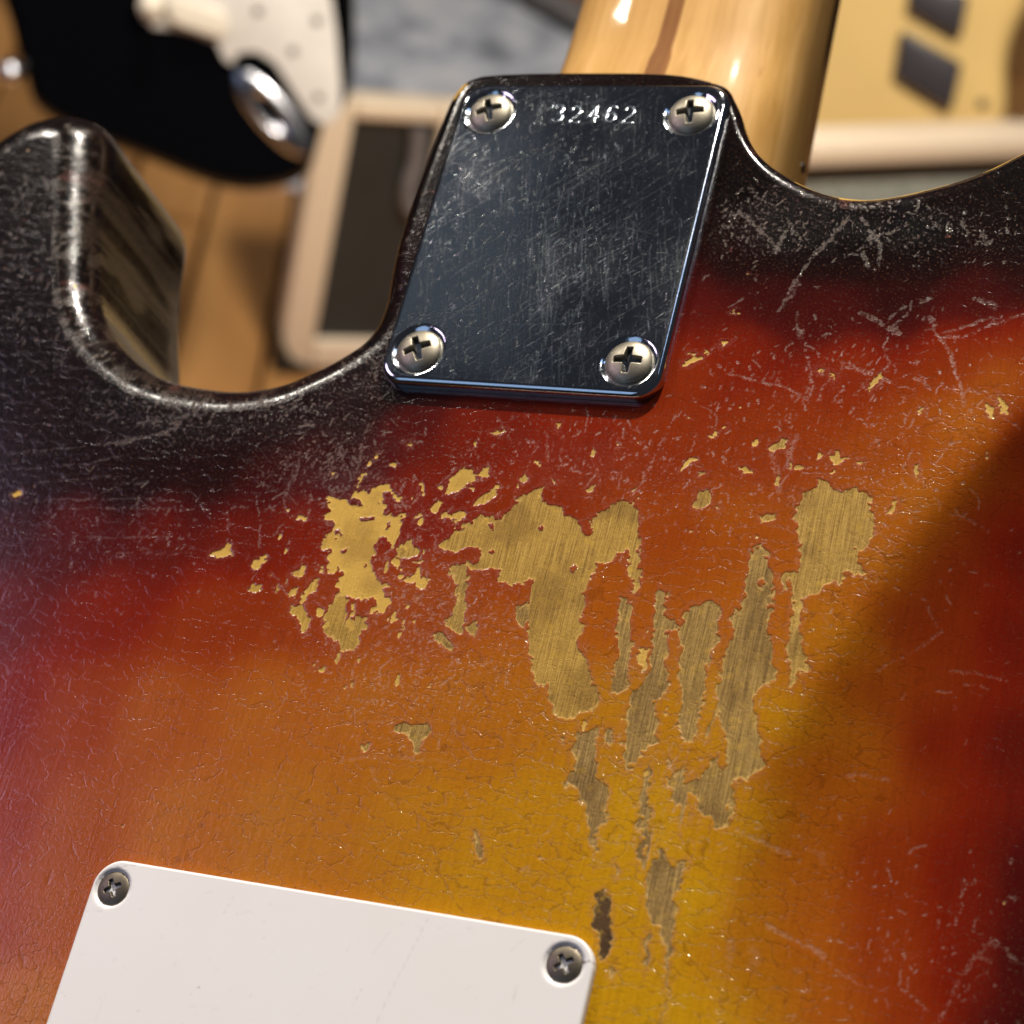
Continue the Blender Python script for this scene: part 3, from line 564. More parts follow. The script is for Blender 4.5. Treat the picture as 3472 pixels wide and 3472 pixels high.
BURST_SHADE = [(-121.6,12.9,1),(-104.3,0.7,1),(-102.1,-35.1,1),(-72,-38.8,1),(-64.7,-43.8,0.97),(-51.1,-42.8,0.95),(-39.1,-37.6,0.95),(-28.7,-24,1),(-29.3,14.7,1),(-25.9,29.3,1),(1.5,15.3,1),(20.1,15.7,1),(31.6,10.4,1),(42.6,0.9,0.99),(51.7,0.2,1),(64.8,0.7,1),(80,2.2,0.97),(78.4,14.7,1),(29.3,-12.4,0.7),(40.7,-12.8,0.82),(49.9,-14.4,0.78),(62.5,-11.8,0.84),(75,-10.6,0.78),(81.4,-7.8,0.86),(37.9,-21.2,0.61),(56.1,-25.1,0.58),(72.4,-21.2,0.57),(82.7,-17.6,0.58),(80.2,-24.6,0.4),(85.1,-35.5,0.6),(81.9,-47.7,0.64),(77.7,-57,0.6),(72.2,-67.3,0.54),(68.5,-78,0.5),(63.5,-90.3,0.4),(77.4,-33.3,0.31),(71.4,-46.8,0.28),(65.9,-58.2,0.26),(60.9,-71.1,0.2),(87.1,-50.8,0.72),(29.1,-26.8,0.57),(33,-5.8,0.9),(28.2,-0.7,0.95),(27.5,-6.1,0.8),(-4.5,-39.3,0.65),(14.2,-38,0.62),(-17.9,-40.3,0.72),(-26.4,-38.8,0.88),(-21.5,-34.8,0.9),(-32.1,-46.6,0.82),(-40.5,-52.5,0.82),(-50.7,-53.3,0.88),(-66.3,-54.6,0.92),(-84.4,-50.7,0.96),(-93.3,-56.9,0.95),(28.7,-41.8,0.57),(46,-40.5,0.54),(66.8,-38.8,0.46),(75.6,-42.8,0.34),(-0.2,-18.1,0.8),(11.6,-6.7,0.85),(15.2,-22.5,0.65),(-10,-18.6,0.9),(-89.1,-67.3,0.82),(-73,-65.8,0.75),(-57.4,-64.3,0.71),(-42.3,-62.9,0.68),(-32.4,-62,0.64),(-9.9,-54.9,0.64),(31.8,-56,0.48),(44.5,-54.8,0.42),(69,-52.5,0.34),(8.6,-53.3,0.58),(-83,-82.2,0.71),(-62.3,-80,0.64),(-42.3,-77.9,0.55),(-23.1,-75.8,0.52),(-4.6,-73.8,0.46),(26.3,-70.5,0.38),(51.3,-67.8,0.35),(64,-70.8,0.29),(75,-65.2,0.58),(86.5,-64,0.68),(-75.3,-101.2,0.63),(-60.3,-99.3,0.52),(-45.6,-97.4,0.41),(-26.7,-95,0.34),(-8.5,-92.7,0.31),(9.1,-90.5,0.28),(30.3,-87.9,0.18),(46.6,-85.8,0.14),(56.9,-84.5,0.12),(66.2,-83.3,0.3),(77.6,-81.9,0.63),(88.7,-80.5,0.71),(-68.1,-119,0.56),(-53.6,-116.9,0.44),(-34.8,-114.2,0.32),(-16.7,-111.6,0.25),(5.1,-108.5,0.19),(21.9,-106.1,0.14),(38.1,-103.8,0.07),(53.8,-101.5,0.12),(62.2,-104.3,0.36),(73.4,-102.7,0.55),(84.3,-101.1,0.66),(93.7,-99.7,0.78),(-61.3,-135.8,0.5),(-51.9,-134.3,0.42),(-14.6,-132.5,0.25),(15.7,-115.3,0.13),(36.8,-116.2,0.09),(48.5,-114.3,0.04),(56.9,-116.9,0.22),(64.3,-115.7,0.37),(75.3,-114,0.54),(86,-112.3,0.66),(95.2,-110.8,0.83),(-55.4,-150.4,0.35),(-50.9,-146.9,0.3),(-11.3,-142.7,0.2),(40.9,-133.6,0.05),(48.4,-132.3,0.03),(57.3,-130.7,0.08),(61,-130.1,0.22),(70.4,-128.4,0.41),(81,-126.6,0.56),(91.3,-124.8,0.72),(96.9,-123.8,0.88)]  # sunburst depth; right of the belly crease also some shade put in
SCUFF = [(-27.3,-49.3,10.7,7.4,1),(-15.1,-60.4,11.3,8.1,0.7),(-4.6,-73.8,16.2,11.6,0.8),(-4.4,-87.7,17.7,9.3,0.5),(11.2,-45.2,19.8,6.1,0.35),(34.1,-46.2,25.4,11.7,0.35),(56.5,-27.1,27.2,12.1,0.35),(60.2,2.6,19.5,6.4,0.5),(65,-52.9,12,13.9,0.3),(45.2,-98.6,14.1,11.7,0.35),(82.4,-112.8,14.2,12.1,0.3),(-61.9,-42.5,12.6,5.1,0.7),(-52.1,-39.6,18.4,3.4,0.55),(37.7,2.9,8.1,6.6,0.8),(-80.3,-22.3,22,18.5,0.25),(-106.7,6.9,15.5,15,0.3),(-103.4,-14,14,15.6,0.15),(-27.1,-29.3,5.9,6.7,0.7),(-39.1,-37.6,8.1,3.9,0.6),(-24.5,-2.6,4.1,24.2,0.3),(-57.4,-64.3,26.1,9.6,0.15)]
CHIPS = [(-21.3,-65.9,6.7,11.2,0.95),(-12.5,-72.7,5.6,8.7,0.7),(-4,-55.4,11,6,0.75),(-29,-69.6,8.6,6.1,0.6),(-3.9,-83,12.6,7.5,0.45),(29.8,-46.6,22.3,5.8,0.5),(58.3,-37.6,13.1,7.7,0.42),(31.4,-20.6,5.4,4.2,0.7),(81.7,-29.2,4,4.8,0.5),(39.4,-91,9.7,10.3,0.45)]
STREAKS = (40.6, -92.5, 12.0, 16.4, 1)

# ------------------------------------------------------------------ guitar body
OUTLINE = [(-20.4, 34.9), (-6, 35.1), (12, 35.0), (20.5, 33.9), (24.2, 32.4), (26.2, 29.6), (28.0, 26.4), (29.6, 22.7), (32.0, 18.9), (34.8, 16.2), (38.0, 14.2), (41.3, 12.5), (45.2, 10.9), (49.2, 10.0), (53.6, 9.8), (58.0, 10.6), (62.2, 11.9), (66.4, 13.4), (70.5, 15.3), (74.6, 17.9), (80, 22), (88, 29.5), (97, 41), (106, 57), (114, 76), (122, 90), (132, 97), (143, 93), (151, 80), (155, 58), (153, 28), (146, -4), (134, -40), (122, -72), (117, -96), (119, -120), (129, -150), (144, -180), (155, -210), (156, -238), (145, -262), (118, -279), (80, -287), (30, -289), (-30, -286), (-85, -276), (-128, -255), (-152, -222), (-158, -188), (-148, -152), (-129, -120), (-119, -98), (-118, -78), (-127, -52), (-137, -28), (-140, -6), (-136, 10), (-129.5, 19.5), (-123, 25.5), (-117.5, 27.8), (-112.5, 28.3), (-107.2, 26.9), (-103.4, 23.2), (-101.2, 17.2), (-99.6, 8.8), (-96.4, -1), (-93.6, -8.5), (-90.6, -15.5), (-86, -21.8), (-80.5, -26.4), (-74, -30.2), (-68.4, -32.2), (-62.6, -33.1), (-55, -33.5), (-49.5, -32.8), (-44.6, -31.3), (-40, -28.7), (-35, -25), (-31.4, -21), (-30.1, -15.5), (-30.2, -10), (-30.4, -2.7), (-30.4, 7), (-30.0, 15), (-29.5, 21), (-29.0, 27), (-28.4, 30.3), (-27, 33.0), (-24.2, 34.5)]
THICK = 44.0

CREASE = catmull([(175, -330), (150, -260), (112, -220), (80, -180), (59, -140), (54, -115), (55.5, -95), (63, -72), (72.5, -50), (84.5, -31), (104, -5), (130, 22), (170, 60), (230, 110)], .5, closed=False)
def belly(x, y):
    s = (x - np.interp(y, CREASE[:, 1], CREASE[:, 0])) * .9
    return -17.0 * (1 - np.exp(-(np.sqrt(s * s + 6.0) + s) * .5 * .82 / 17.0))

def round_radius(x, y):
    heel = np.exp(-(((x + 2) / 34.0) ** 4)) * sstep(-24, -2, y)
    bass = sstep(20, 34, x) * sstep(-30, -5, y)
    tip = sstep(2, 22, y) * sstep(-88, -96, x)
    return np.clip(7.0 + 2.8 * tip - 5.6 * heel - 3.2 * bass, 1.3, 9.8)

def make_body(root):
    out = resample(catmull(OUTLINE, .4), .4)
    tang = np.roll(out, -2, 0) - np.roll(out, 2, 0); tang /= np.hypot(*tang.T)[:, None]
    area = .5 * np.sum(out[:, 0] * np.roll(out[:, 1], -1) - np.roll(out[:, 0], -1) * out[:, 1])
    nin = np.stack([-tang[:, 1], tang[:, 0]], 1) * (1 if area > 0 else -1)      # points into the body
    rr = round_radius(out[:, 0], out[:, 1])
    inner = out + nin * rr[:, None]
    n = len(out); ip = inner; iq = np.roll(inner, -1, 0)

    def inside(px, py):
        """scanline test on a regular row set: px 1-D, py 1-D -> (len(py), len(px))"""
        res = np.zeros((len(py), len(px)), bool)
        for r, y in enumerate(py):
            c = (ip[:, 1] > y) != (iq[:, 1] > y)
            if not c.any(): continue
            xs = np.sort(ip[c, 0] + (y - ip[c, 1]) / (iq[c, 1] - ip[c, 1]) * (iq[c, 0] - ip[c, 0]))
            res[r] = (np.searchsorted(xs, px) % 2) == 1
        return res

    camG = GUITAR.inverted() @ cam.matrix_world
    def in_view(x, y):
        Mi = np.array((cam.matrix_world.inverted() @ GUITAR))
        p = np.stack([x * MM, y * MM, np.zeros_like(x), np.ones_like(x)], -1) @ Mi.T
        f = 72.05 / 36.0; u = f * p[..., 0] / -p[..., 2]; v = f * p[..., 1] / -p[..., 2]
        return (np.abs(u) < .56) & (np.abs(v) < .56)

    V = []; Q = []; base = 0
    def grid(step, x0, x1, y0, y1, keep):
        nonlocal base
        xs = np.arange(x0, x1 + step / 2, step); ys = np.arange(y0, y1 + step / 2, step)
        ins = inside(xs + 1e-5, ys + 1e-5)
        X, Y = np.meshgrid(xs, ys)
        cell = ins[:-1, :-1] | ins[1:, :-1] | ins[:-1, 1:] | ins[1:, 1:]
        cell &= keep((X[:-1, :-1] + step / 2), (Y[:-1, :-1] + step / 2))
        used = np.zeros_like(ins); used[:-1, :-1] |= cell; used[1:, :-1] |= cell; used[:-1, 1:] |= cell; used[1:, 1:] |= cell
        snap = used & ~ins
        sx, sy = X[snap], Y[snap]
        e = iq - ip; L = (e ** 2).sum(1) + 1e-12
        for a in range(0, len(sx), 400):
            bx = sx[a:a + 400, None]; by = sy[a:a + 400, None]
            t = np.clip(((bx - ip[:, 0]) * e[:, 0] + (by - ip[:, 1]) * e[:, 1]) / L, 0, 1)
            cx = ip[:, 0] + t * e[:, 0]; cy = ip[:, 1] + t * e[:, 1]
            j = np.argmin((cx - bx) ** 2 + (cy - by) ** 2, 1); r = np.arange(len(j))
            sx[a:a + 400] = cx[r, j]; sy[a:a + 400] = cy[r, j]
        X[snap] = sx; Y[snap] = sy
        idx = np.full(ins.shape, -1, np.int64); idx[used] = np.arange(used.sum()) + base
        Q.append(np.stack([idx[:-1, :-1][cell], idx[:-1, 1:][cell], idx[1:, 1:][cell], idx[1:, :-1][cell]], 1))
        V.append(np.stack([X[used], Y[used], belly(X[used], Y[used])], 1)); base += int(used.sum())
    CO = 4.0
    def coarse_view(x, y):
        cx = np.floor((x + 168) / CO) * CO - 168; cy = np.floor((y + 296) / CO) * CO - 296
        r = np.zeros(x.shape, bool)
        for ox in (0, CO):
            for oy in (0, CO): r |= in_view(cx + ox, cy + oy)
        return r
    grid(CO, -168, 168, -296, 104, lambda x, y: ~coarse_view(x, y))
    ST = .2
    grid(ST, -148, 108, -160, 48, coarse_view)
    # rounded rim, side wall, front round-over
    S = 10; rows = []
    for a in range(S + 1):
        th = math.pi / 2 * (1 - a / S)
        off = rr * (1 - math.cos(th)); xy = out + nin * off[:, None]
        rows.append(np.stack([xy[:, 0], xy[:, 1], belly(xy[:, 0], xy[:, 1]) - rr + rr * math.sin(th)], 1))
    zt = rows[-1][:, 2]
    for q in (.2, .4, .6, .8, 1.0):
        rows.append(np.stack([out[:, 0], out[:, 1], zt + (-(THICK - 3.0) - zt) * q], 1))
    for a in range(1, 5):
        th = math.pi / 2 * a / 4; off = 3.0 * (1 - math.cos(th)); xy = out + nin * off
        rows.append(np.stack([xy[:, 0], xy[:, 1], np.full(n, -(THICK - 3) - 3 * math.sin(th))], 1))
    nr = len(rows); i = np.arange(n); j = (i + 1) % n
    for a in range(nr - 1):
        Q.append(np.stack([base + a * n + i, base + a * n + j, base + (a + 1) * n + j, base + (a + 1) * n + i], 1)[:, ::-1 if area < 0 else 1])
    V += rows; base += nr * n
    V = np.vstack(V); Q = np.vstack(Q)
    x, y = V[:, 0], V[:, 1]

    # ---- paint masks, rastered at 0.1 mm then sampled on the mesh
    RX0, RX1, RY0, RY1, RS = -146.0, 104.0, -158.0, 46.0, .1
    gx = np.arange(RX0, RX1, RS); gy = np.arange(RY0, RY1, RS); H, Wd = len(gy), len(gx)
    wood = np.full((H, Wd), -3.0, np.float32); tone = np.full((H, Wd), .3, np.float32); scr = np.zeros((H, Wd), np.float32)
    def window(pts, pad):
        p = np.array(pts); a = max(0, int((p[:, 0].min() - pad - RX0) / RS)); b = min(Wd, int((p[:, 0].max() + pad - RX0) / RS) + 1)
        c = max(0, int((p[:, 1].min() - pad - RY0) / RS)); d = min(H, int((p[:, 1].max() + pad - RY0) / RS) + 1)
        return (slice(c, d), slice(a, b)) if a < b and c < d else None
    def warp(X, Y, amp, sc, seed):
        return X + (fbm(X, Y, sc, 3, seed) - .5) * 2 * amp, Y + (fbm(X, Y, sc, 3, seed + 50) - .5) * 2 * amp
    for tn, poly in WEAR:
        w = window(poly, 3.0)
        if w is None: continue
        X, Y = np.meshgrid(gx[w[1]], gy[w[0]]); size = max(np.ptp(np.array(poly)[:, 0]), np.ptp(np.array(poly)[:, 1]))
        XW, YW = warp(X, Y, min(1.1, .14 + .07 * size), 2.0, 5); XW, YW = XW + (vnoise(X, Y, .55, 301) - .5) * .7, YW + (vnoise(X, Y, .55, 302) - .5) * .7
        d = poly_sdf(XW, YW, poly).astype(np.float32)
        if tn < .12 and size > 7: d = d - np.clip((fbm(X * 1.0, Y * 1.6, 2.8, 4, 61) - .455) * 7.5, -.35, 2.8).astype(np.float32)
        up = d > wood[w]; t2 = tone[w]; t2[up] = tn; tone[w] = t2; wood[w] = np.maximum(wood[w], np.clip(d, -3, 3))
    XX, YY = np.meshgrid(gx, gy); sc_n = fbm(XX, YY * .75, 1.9, 4, 141); dens = np.zeros_like(XX)
    for (qx, qy, rx, ry, wt) in CHIPS: dens += wt * np.exp(-.5 * (((XX - qx) / rx) ** 2 + ((YY - qy) / ry) ** 2))
    sd = np.clip((sc_n - .90 + .26 * np.clip(dens, 0, 1)) * 6.0, -3, .8); up = (sd > wood) & (sd > -.5); wood[up] = sd[up]; tone[up] = .04
    streak = fbm(XX, YY * .14, .95, 3, 171); d2 = np.exp(-.5 * (((XX - STREAKS[0]) / STREAKS[2]) ** 2 + ((YY - STREAKS[1]) / STREAKS[3]) ** 2))
    sd = np.clip((streak - .98 + .26 * d2) * 4.0, -3, .6); up = (sd > wood) & (sd > -.4); wood[up] = sd[up]; tone[up] = .9
    for poly in HOLES:
        w = window(poly, 2.0); X, Y = np.meshgrid(gx[w[1]], gy[w[0]]); XW, YW = warp(X, Y, .3, 1.2, 9)
        wood[w] = np.minimum(wood[w], -poly_sdf(XW, YW, poly))
    for wd, st, pts in SCRATCH:
        w = window(pts, wd + 1.5)
        if w is None: continue
        X, Y = np.meshgrid(gx[w[1]], gy[w[0]]); XW, YW = warp(X, Y, .35, 2.2, 21)
        d = line_dist(XW, YW, pts) + .35 * sstep(.55, .75, vnoise(X, Y, .45, 71)); hw = wd * .50 * (.55 + .9 * vnoise(X, Y, 1.3, 33))
        scr[w] = np.maximum(scr[w], min(1.0, st * 1.1) * sstep(hw + .12, hw * .3, d) * (.45 + .55 * sstep(.3, .6, vnoise(X, Y, .7, 12))))
    # loose flecks and hair scratches, thick where the finish is bruised
    rng = random.Random(11)
    for _q in (0,): pass
    tot = sum(q[4] * q[2] * q[3] for q in SCUFF)
    for q in SCUFF:
        for _ in range(int(3100 * q[4] * q[2] * q[3] / tot)):
            cx = rng.gauss(q[0], q[2] * .62); cy = rng.gauss(q[1], q[3] * .62); L = min(3.5, rng.lognormvariate(-.75, .65)); a = rng.choice([rng.uniform(0, 6.3), rng.gauss(1.45, .22), rng.gauss(1.45, .22)])
            wd = rng.uniform(.10, .46); st = rng.uniform(.25, 1.0); pts = [(cx, cy)]
            for _k in range(rng.randint(1, 3)):
                a += rng.gauss(0, .45); pts.append((pts[-1][0] + L * .5 * math.cos(a), pts[-1][1] + L * .5 * math.sin(a)))
            w = window(pts, .5)
            if w is None: continue
            X, Y = np.meshgrid(gx[w[1]], gy[w[0]]); d = line_dist(X, Y, pts)
            scr[w] = np.maximum(scr[w], st * sstep(wd * .5 + .12, 0.0, d))
    for _ in range(700):                                               # the odd fleck anywhere
        cx = rng.uniform(-140, 100); cy = rng.uniform(-150, 40); L = rng.uniform(.2, 1.6); a = rng.uniform(0, 6.3)
        pts = [(cx, cy), (cx + L * math.cos(a), cy + L * math.sin(a))]; w = window(pts, .4)
        if w is None: continue
        X, Y = np.meshgrid(gx[w[1]], gy[w[0]]); st = rng.uniform(.15, .6)
        scr[w] = np.maximum(scr[w], st * sstep(.2, 0.0, line_dist(X, Y, pts)))
    def sample(A, default):
        u = (x - RX0) / RS; v = (y - RY0) / RS; ok = (u >= 0) & (v >= 0) & (u < Wd - 1.01) & (v < H - 1.01)
        r = np.full(len(x), default, np.float32); ui = u[ok].astype(int); vi = v[ok].astype(int); fu = u[ok] - ui; fv = v[ok] - vi
        r[ok] = (A[vi, ui] * (1 - fu) + A[vi, ui + 1] * fu) * (1 - fv) + (A[vi + 1, ui] * (1 - fu) + A[vi + 1, ui + 1] * fu) * fv
        return r
    a_wood = sample(wood, -3); a_scr = sample(scr, 0); a_tone = sample(tone, .3)
    # chips along the rims, down to pale timber
    edge = np.zeros(len(x)); k0 = base - nr * n; edge[k0:] = 1
    zz = V[:, 2] - belly(x, y)
    rimz = edge * sstep(-6.5, -.6, zz)
    chip0 = fbm(x, y, 1.6, 3, 91)
    heelchip = 1.0 * ((np.hypot(x + 28.2, y - 31.6) < 2.6 + 2 * (chip0 - .5)) | ((y > 34.3) & (x > -23.5) & (x < -10.5)) | ((y > 32.5) & (x > 20.5) & (x < 24) & (chip0 > .45)))
    chip = fbm(x * 1.0, y * 1.0, 5.0, 3, 77)
    e_sd = np.where(edge > 0, (chip - .87) * 7 + (heelchip > .3) * 3.0, -3)
    e_sd = np.where((edge > 0) & (x > 40) & (x < 85) & (y > 5) & (zz < -1.1) & (zz > -2.9), np.maximum(e_sd, .25 + (chip - .45) * 3), e_sd)
    e_sd = np.where(edge * (zz < -6.9) > 0, (chip - .86) * 9, e_sd)
    a_wood = np.maximum(a_wood, np.clip(e_sd, -3, 1.0)); a_tone = np.where(edge > 0, 0.0, a_tone)
    # burst value, including the shade painted beyond the belly crease
    B = np.array(BURST_SHADE); num = np.zeros(len(x)); den = np.zeros(len(x))
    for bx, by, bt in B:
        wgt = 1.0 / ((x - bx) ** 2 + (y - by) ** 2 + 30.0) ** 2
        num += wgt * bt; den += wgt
    a_burst_shade = num / den
    a_burst_shade = np.where(edge * (zz < -2.5) > 0, np.maximum(a_burst_shade, .97), a_burst_shade)
    a_scuff = np.zeros(len(x))
    for q in SCUFF: a_scuff += q[4] * np.exp(-.5 * (((x - q[0]) / (q[2] * .8)) ** 2 + ((y - q[1]) / (q[3] * .8)) ** 2))
    a_scuff = np.clip(a_scuff * .8, 0, 1)
    rimscr = edge * (x < -30) * sstep(.50, .68, fbm(x, y, 2.2, 4, 25)) * .32
    a_scr = np.maximum(a_scr, rimscr)
    wallscr = edge * (zz < -3) * sstep(.56, .8, fbm(x + zz * .3, y + zz, 4.0, 4, 15)) * .6
    a_scr = np.maximum(a_scr, wallscr)
    V[:, 2] -= .10 * sstep(-.15, .15, a_wood) * (edge == 0)
    me = mesh_np('body', V, Q, attrs=dict(burst_shade=a_burst_shade, wood=a_wood, tone=a_tone, scratch=a_scr, scuff=a_scuff))
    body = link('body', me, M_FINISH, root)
    # the front face closes the slab
    bm = bmesh.new(); ff = (out + nin * 3.0)[::6]
    bm.faces.new([bm.verts.new((p[0] * MM, p[1] * MM, -THICK * MM)) for p in ff])
    link('front_face', bm_mesh('front_face', bm), M_BLACK, body)
    return body

def screw_mesh(name, R, dome, cross_len, cross_w, depth, ang):
    NR, NA = 34, 96; V = [(0, 0, 0)]
    for i in range(1, NR + 1):
        for j in range(NA):
            r = R * i / NR; a = 2 * math.pi * j / NA; V.append((r * math.cos(a), r * math.sin(a), 0))
    V = np.array(V, float); r = np.hypot(V[:, 0], V[:, 1]) / R
    V[:, 2] = dome * (np.sqrt(np.clip(1.18 - r ** 2, 0, None)) - math.sqrt(.18)) / (math.sqrt(1.18) - math.sqrt(.18))
    c, s = math.cos(ang), math.sin(ang); u = V[:, 0] * c + V[:, 1] * s; w = -V[:, 0] * s + V[:, 1] * c
    def bar(a, b): return np.maximum(np.abs(a) - cross_len, np.abs(b) - cross_w * (1.15 - .35 * np.abs(a) / cross_len))
    d = np.minimum(bar(u, w), bar(w, u)); d = np.minimum(d, np.hypot(u, w) - cross_w * 1.55)
    recess_shade = sstep(.10, -.12, d)  # mask for the painted shade inside the cross recess
    V[:, 2] -= depth * sstep(.10, -.22, d) * (1 - .45 * np.clip(np.hypot(u, w) / cross_len, 0, 1))
    V = np.vstack([V, [(R * .97 * math.cos(2 * math.pi * j / NA), R * .97 * math.sin(2 * math.pi * j / NA), -.9) for j in range(NA)]])
    tris = [(0, 1 + j, 1 + (j + 1) % NA) for j in range(NA)]
    i0 = np.arange(NR)[:, None] * NA + 1; j0 = np.arange(NA)[None, :]; j1 = (j0 + 1) % NA
    quads = np.stack([i0 + j0, i0 + NA + j0, i0 + NA + j1, i0 + j1], -1).reshape(-1, 4)
    return mesh_np(name, V, quads, tris, attrs=dict(recess_shade=np.concatenate([recess_shade, np.zeros(NA)])))

DIGITS = {'3': [[(0, .85), (.2, 1), (.7, 1), (.95, .8), (.7, .56), (.4, .54)], [(.7, .55), (1, .3), (.75, .03), (.25, 0), (0, .16)]],
          '2': [[(.02, .78), (.2, .98), (.7, 1), (.95, .78), (.85, .55), (0, .02), (1, .02)]],
          '4': [[(.75, 0), (.75, 1), (0, .32), (1, .32)]],
          '6': [[(.92, .88), (.6, 1), (.2, .82), (.02, .4), (.15, .08), (.55, 0), (.92, .14), (.95, .4), (.65, .56), (.25, .5), (.05, .3)]]}

def plate_part(name, x0, y0, x1, y1, rad, z0, z1, bev, step, height, attrs, mat, root, seg=5):
    """a flat plate with rounded corners, rolled rim and a sculpted face"""
    def rim(off): return np.array(rrect(x0 + off, y0 + off, x1 - off, y1 - off, max(rad - off, .2), 14))
    ip = resample(rim(bev), step); iq = np.roll(ip, -1, 0)
    xs = np.arange(x0, x1 + step, step) + 1e-4; ys = np.arange(y0, y1 + step, step) + 1e-4
    X, Y = np.meshgrid(xs, ys); bx0, bx1, by0, by1, br = x0 + bev, x1 - bev, y0 + bev, y1 - bev, rad - bev
    cx = np.clip(X, bx0 + br, bx1 - br); cy = np.clip(Y, by0 + br, by1 - br)
    dd = np.hypot(X - cx, Y - cy); ins = (dd <= br)
    cell = ins[:-1, :-1] | ins[1:, :-1] | ins[:-1, 1:] | ins[1:, 1:]
    used = np.zeros_like(ins); used[:-1, :-1] |= cell; used[1:, :-1] |= cell; used[:-1, 1:] |= cell; used[1:, 1:] |= cell
    sn = used & ~ins; f = br / np.maximum(dd[sn], 1e-9)
    X[sn] = cx[sn] + (X[sn] - cx[sn]) * f; Y[sn] = cy[sn] + (Y[sn] - cy[sn]) * f
    idx = np.full(ins.shape, -1, np.int64); nv = int(used.sum()); idx[used] = np.arange(nv)
    Q = [np.stack([idx[:-1, :-1][cell], idx[:-1, 1:][cell], idx[1:, 1:][cell], idx[1:, :-1][cell]], 1)]
    x, y = X[used], Y[used]; V = [np.stack([x, y, np.full(nv, z1)], 1)]
    base = nv; rows = []
    for a in range(seg + 1):
        th = math.pi / 2 * (1 - a / seg); p = resample_like(rim, bev * (1 - math.cos(th)), step)
        rows.append(np.c_[p, np.full(len(p), z1 - bev + bev * math.sin(th))])
    rows.append(np.c_[rows[-1][:, :2], np.full(len(rows[-1]), z0)])
    n = len(rows[0]); i = np.arange(n); j = (i + 1) % n
    for a in range(len(rows) - 1):
        Q.append(np.stack([base + a * n + i, base + (a + 1) * n + i, base + (a + 1) * n + j, base + a * n + j], 1))
    V = np.vstack(V + rows); V[:, 2] += height(V[:, 0], V[:, 1]) * (V[:, 2] > z0 + 1e-6)
    at = attrs(V[:, 0], V[:, 1])
    return link(name, mesh_np(name, V, np.vstack(Q), attrs=at), mat, root)

def resample_like(rim, off, step):
    return rim(off)

def strokes_raster(x0, y0, x1, y1, res, strokes):
    W, H = int((x1 - x0) / res) + 2, int((y1 - y0) / res) + 2; A = np.zeros((H, W), np.float32); B = np.zeros((H, W), np.float32)
    for pts, wd, st, hue in strokes:
        p = np.array(pts); a = max(0, int((p[:, 0].min() - .4 - x0) / res)); b = min(W, int((p[:, 0].max() + .4 - x0) / res) + 2)
        c = max(0, int((p[:, 1].min() - .4 - y0) / res)); d = min(H, int((p[:, 1].max() + .4 - y0) / res) + 2)
        if a >= b or c >= d: continue
        X, Y = np.meshgrid(x0 + np.arange(a, b) * res, y0 + np.arange(c, d) * res)
        v = st * sstep(wd * .5 + .09, 0, line_dist(X, Y, pts)); up = v > A[c:d, a:b]
        A[c:d, a:b][up] = v[up]; B[c:d, a:b][up] = hue
    def look(arr, x, y):
        u = np.clip(((x - x0) / res), 0, W - 1.01); v = np.clip((y - y0) / res, 0, H - 1.01); ui = u.astype(int); vi = v.astype(int); fu = u - ui; fv = v - vi
        return (arr[vi, ui] * (1 - fu) + arr[vi, np.minimum(ui + 1, W - 1)] * fu) * (1 - fv) + (arr[np.minimum(vi + 1, H - 1), ui] * (1 - fu) + arr[np.minimum(vi + 1, H - 1), np.minimum(ui + 1, W - 1)] * fu) * fv
    return lambda x, y: look(A, x, y), lambda x, y: look(B, x, y)

guitar = thing('electric_guitar', 'sunburst electric guitar seen from the back, paint worn through to bare wood', 'guitar', GUITAR)
make_body(guitar)

# neck plate with its stamped number
PX, PY = 1.0, -1.47
SX = [(PX + a * 19.05, PY + b * 25.4) for a, b in ((-1, 1), (1, 1), (-1, -1), (1, -1))]
digit_strokes = []
for k_, ch in enumerate('32462'):
    ox = -5.5 + k_ * 3.35; oy = 21.6 + (.15, -.1, .05, .2, -.05)[k_]; lean = .14
    for st in DIGITS[ch]:
        pp = catmull(st, .12, closed=False) if ch != '4' else np.array(st)
        digit_strokes.append([(ox + q[0] * 1.8 - q[1] * .10, oy + .2 + q[1] * 3.5) for q in pp])
def plate_height(x, y):
    z = np.zeros_like(x)
    for sx, sy in SX:
        r = np.hypot(x - sx, y - sy); z -= .62 * sstep(5.2, 3.5, r)
    box = (x > -8) & (x < 13) & (y > 20) & (y < 27.5)
    d = np.full(x.shape, 9.0)
    for s in digit_strokes: d[box] = np.minimum(d[box], line_dist(x[box], y[box], s))
    z -= .055 * sstep(.26, .03, d); z += .02 * sstep(.6, .3, d) * sstep(.2, .3, d)
    return z + .02 * (fbm(x, y, 14, 2, 3) - .5)
rg = random.Random(5); ps = []
for _ in range(5200):
    cx, cy = rg.uniform(-26, 28), rg.uniform(-33, 31); dens = .35 + .65 * math.exp(-((cx + 1) / 20) ** 2 - ((cy + 8) / 20) ** 2)
    if rg.random() > dens: continue
    a = rg.choice([rg.gauss(math.radians(42), .07), rg.gauss(math.radians(-78), .08), rg.gauss(math.radians(-78), .08), rg.uniform(0, 3.2)])
    L = rg.choice([rg.uniform(.3, 1.5), rg.uniform(.5, 2.5), rg.uniform(2, 10)]); st = rg.uniform(.06, .36) * (1.3 if L < 2 else .8)
    ps.append(([(cx, cy), (cx + L * math.cos(a), cy + L * math.sin(a))], rg.uniform(.03, .09), st, rg.random()))
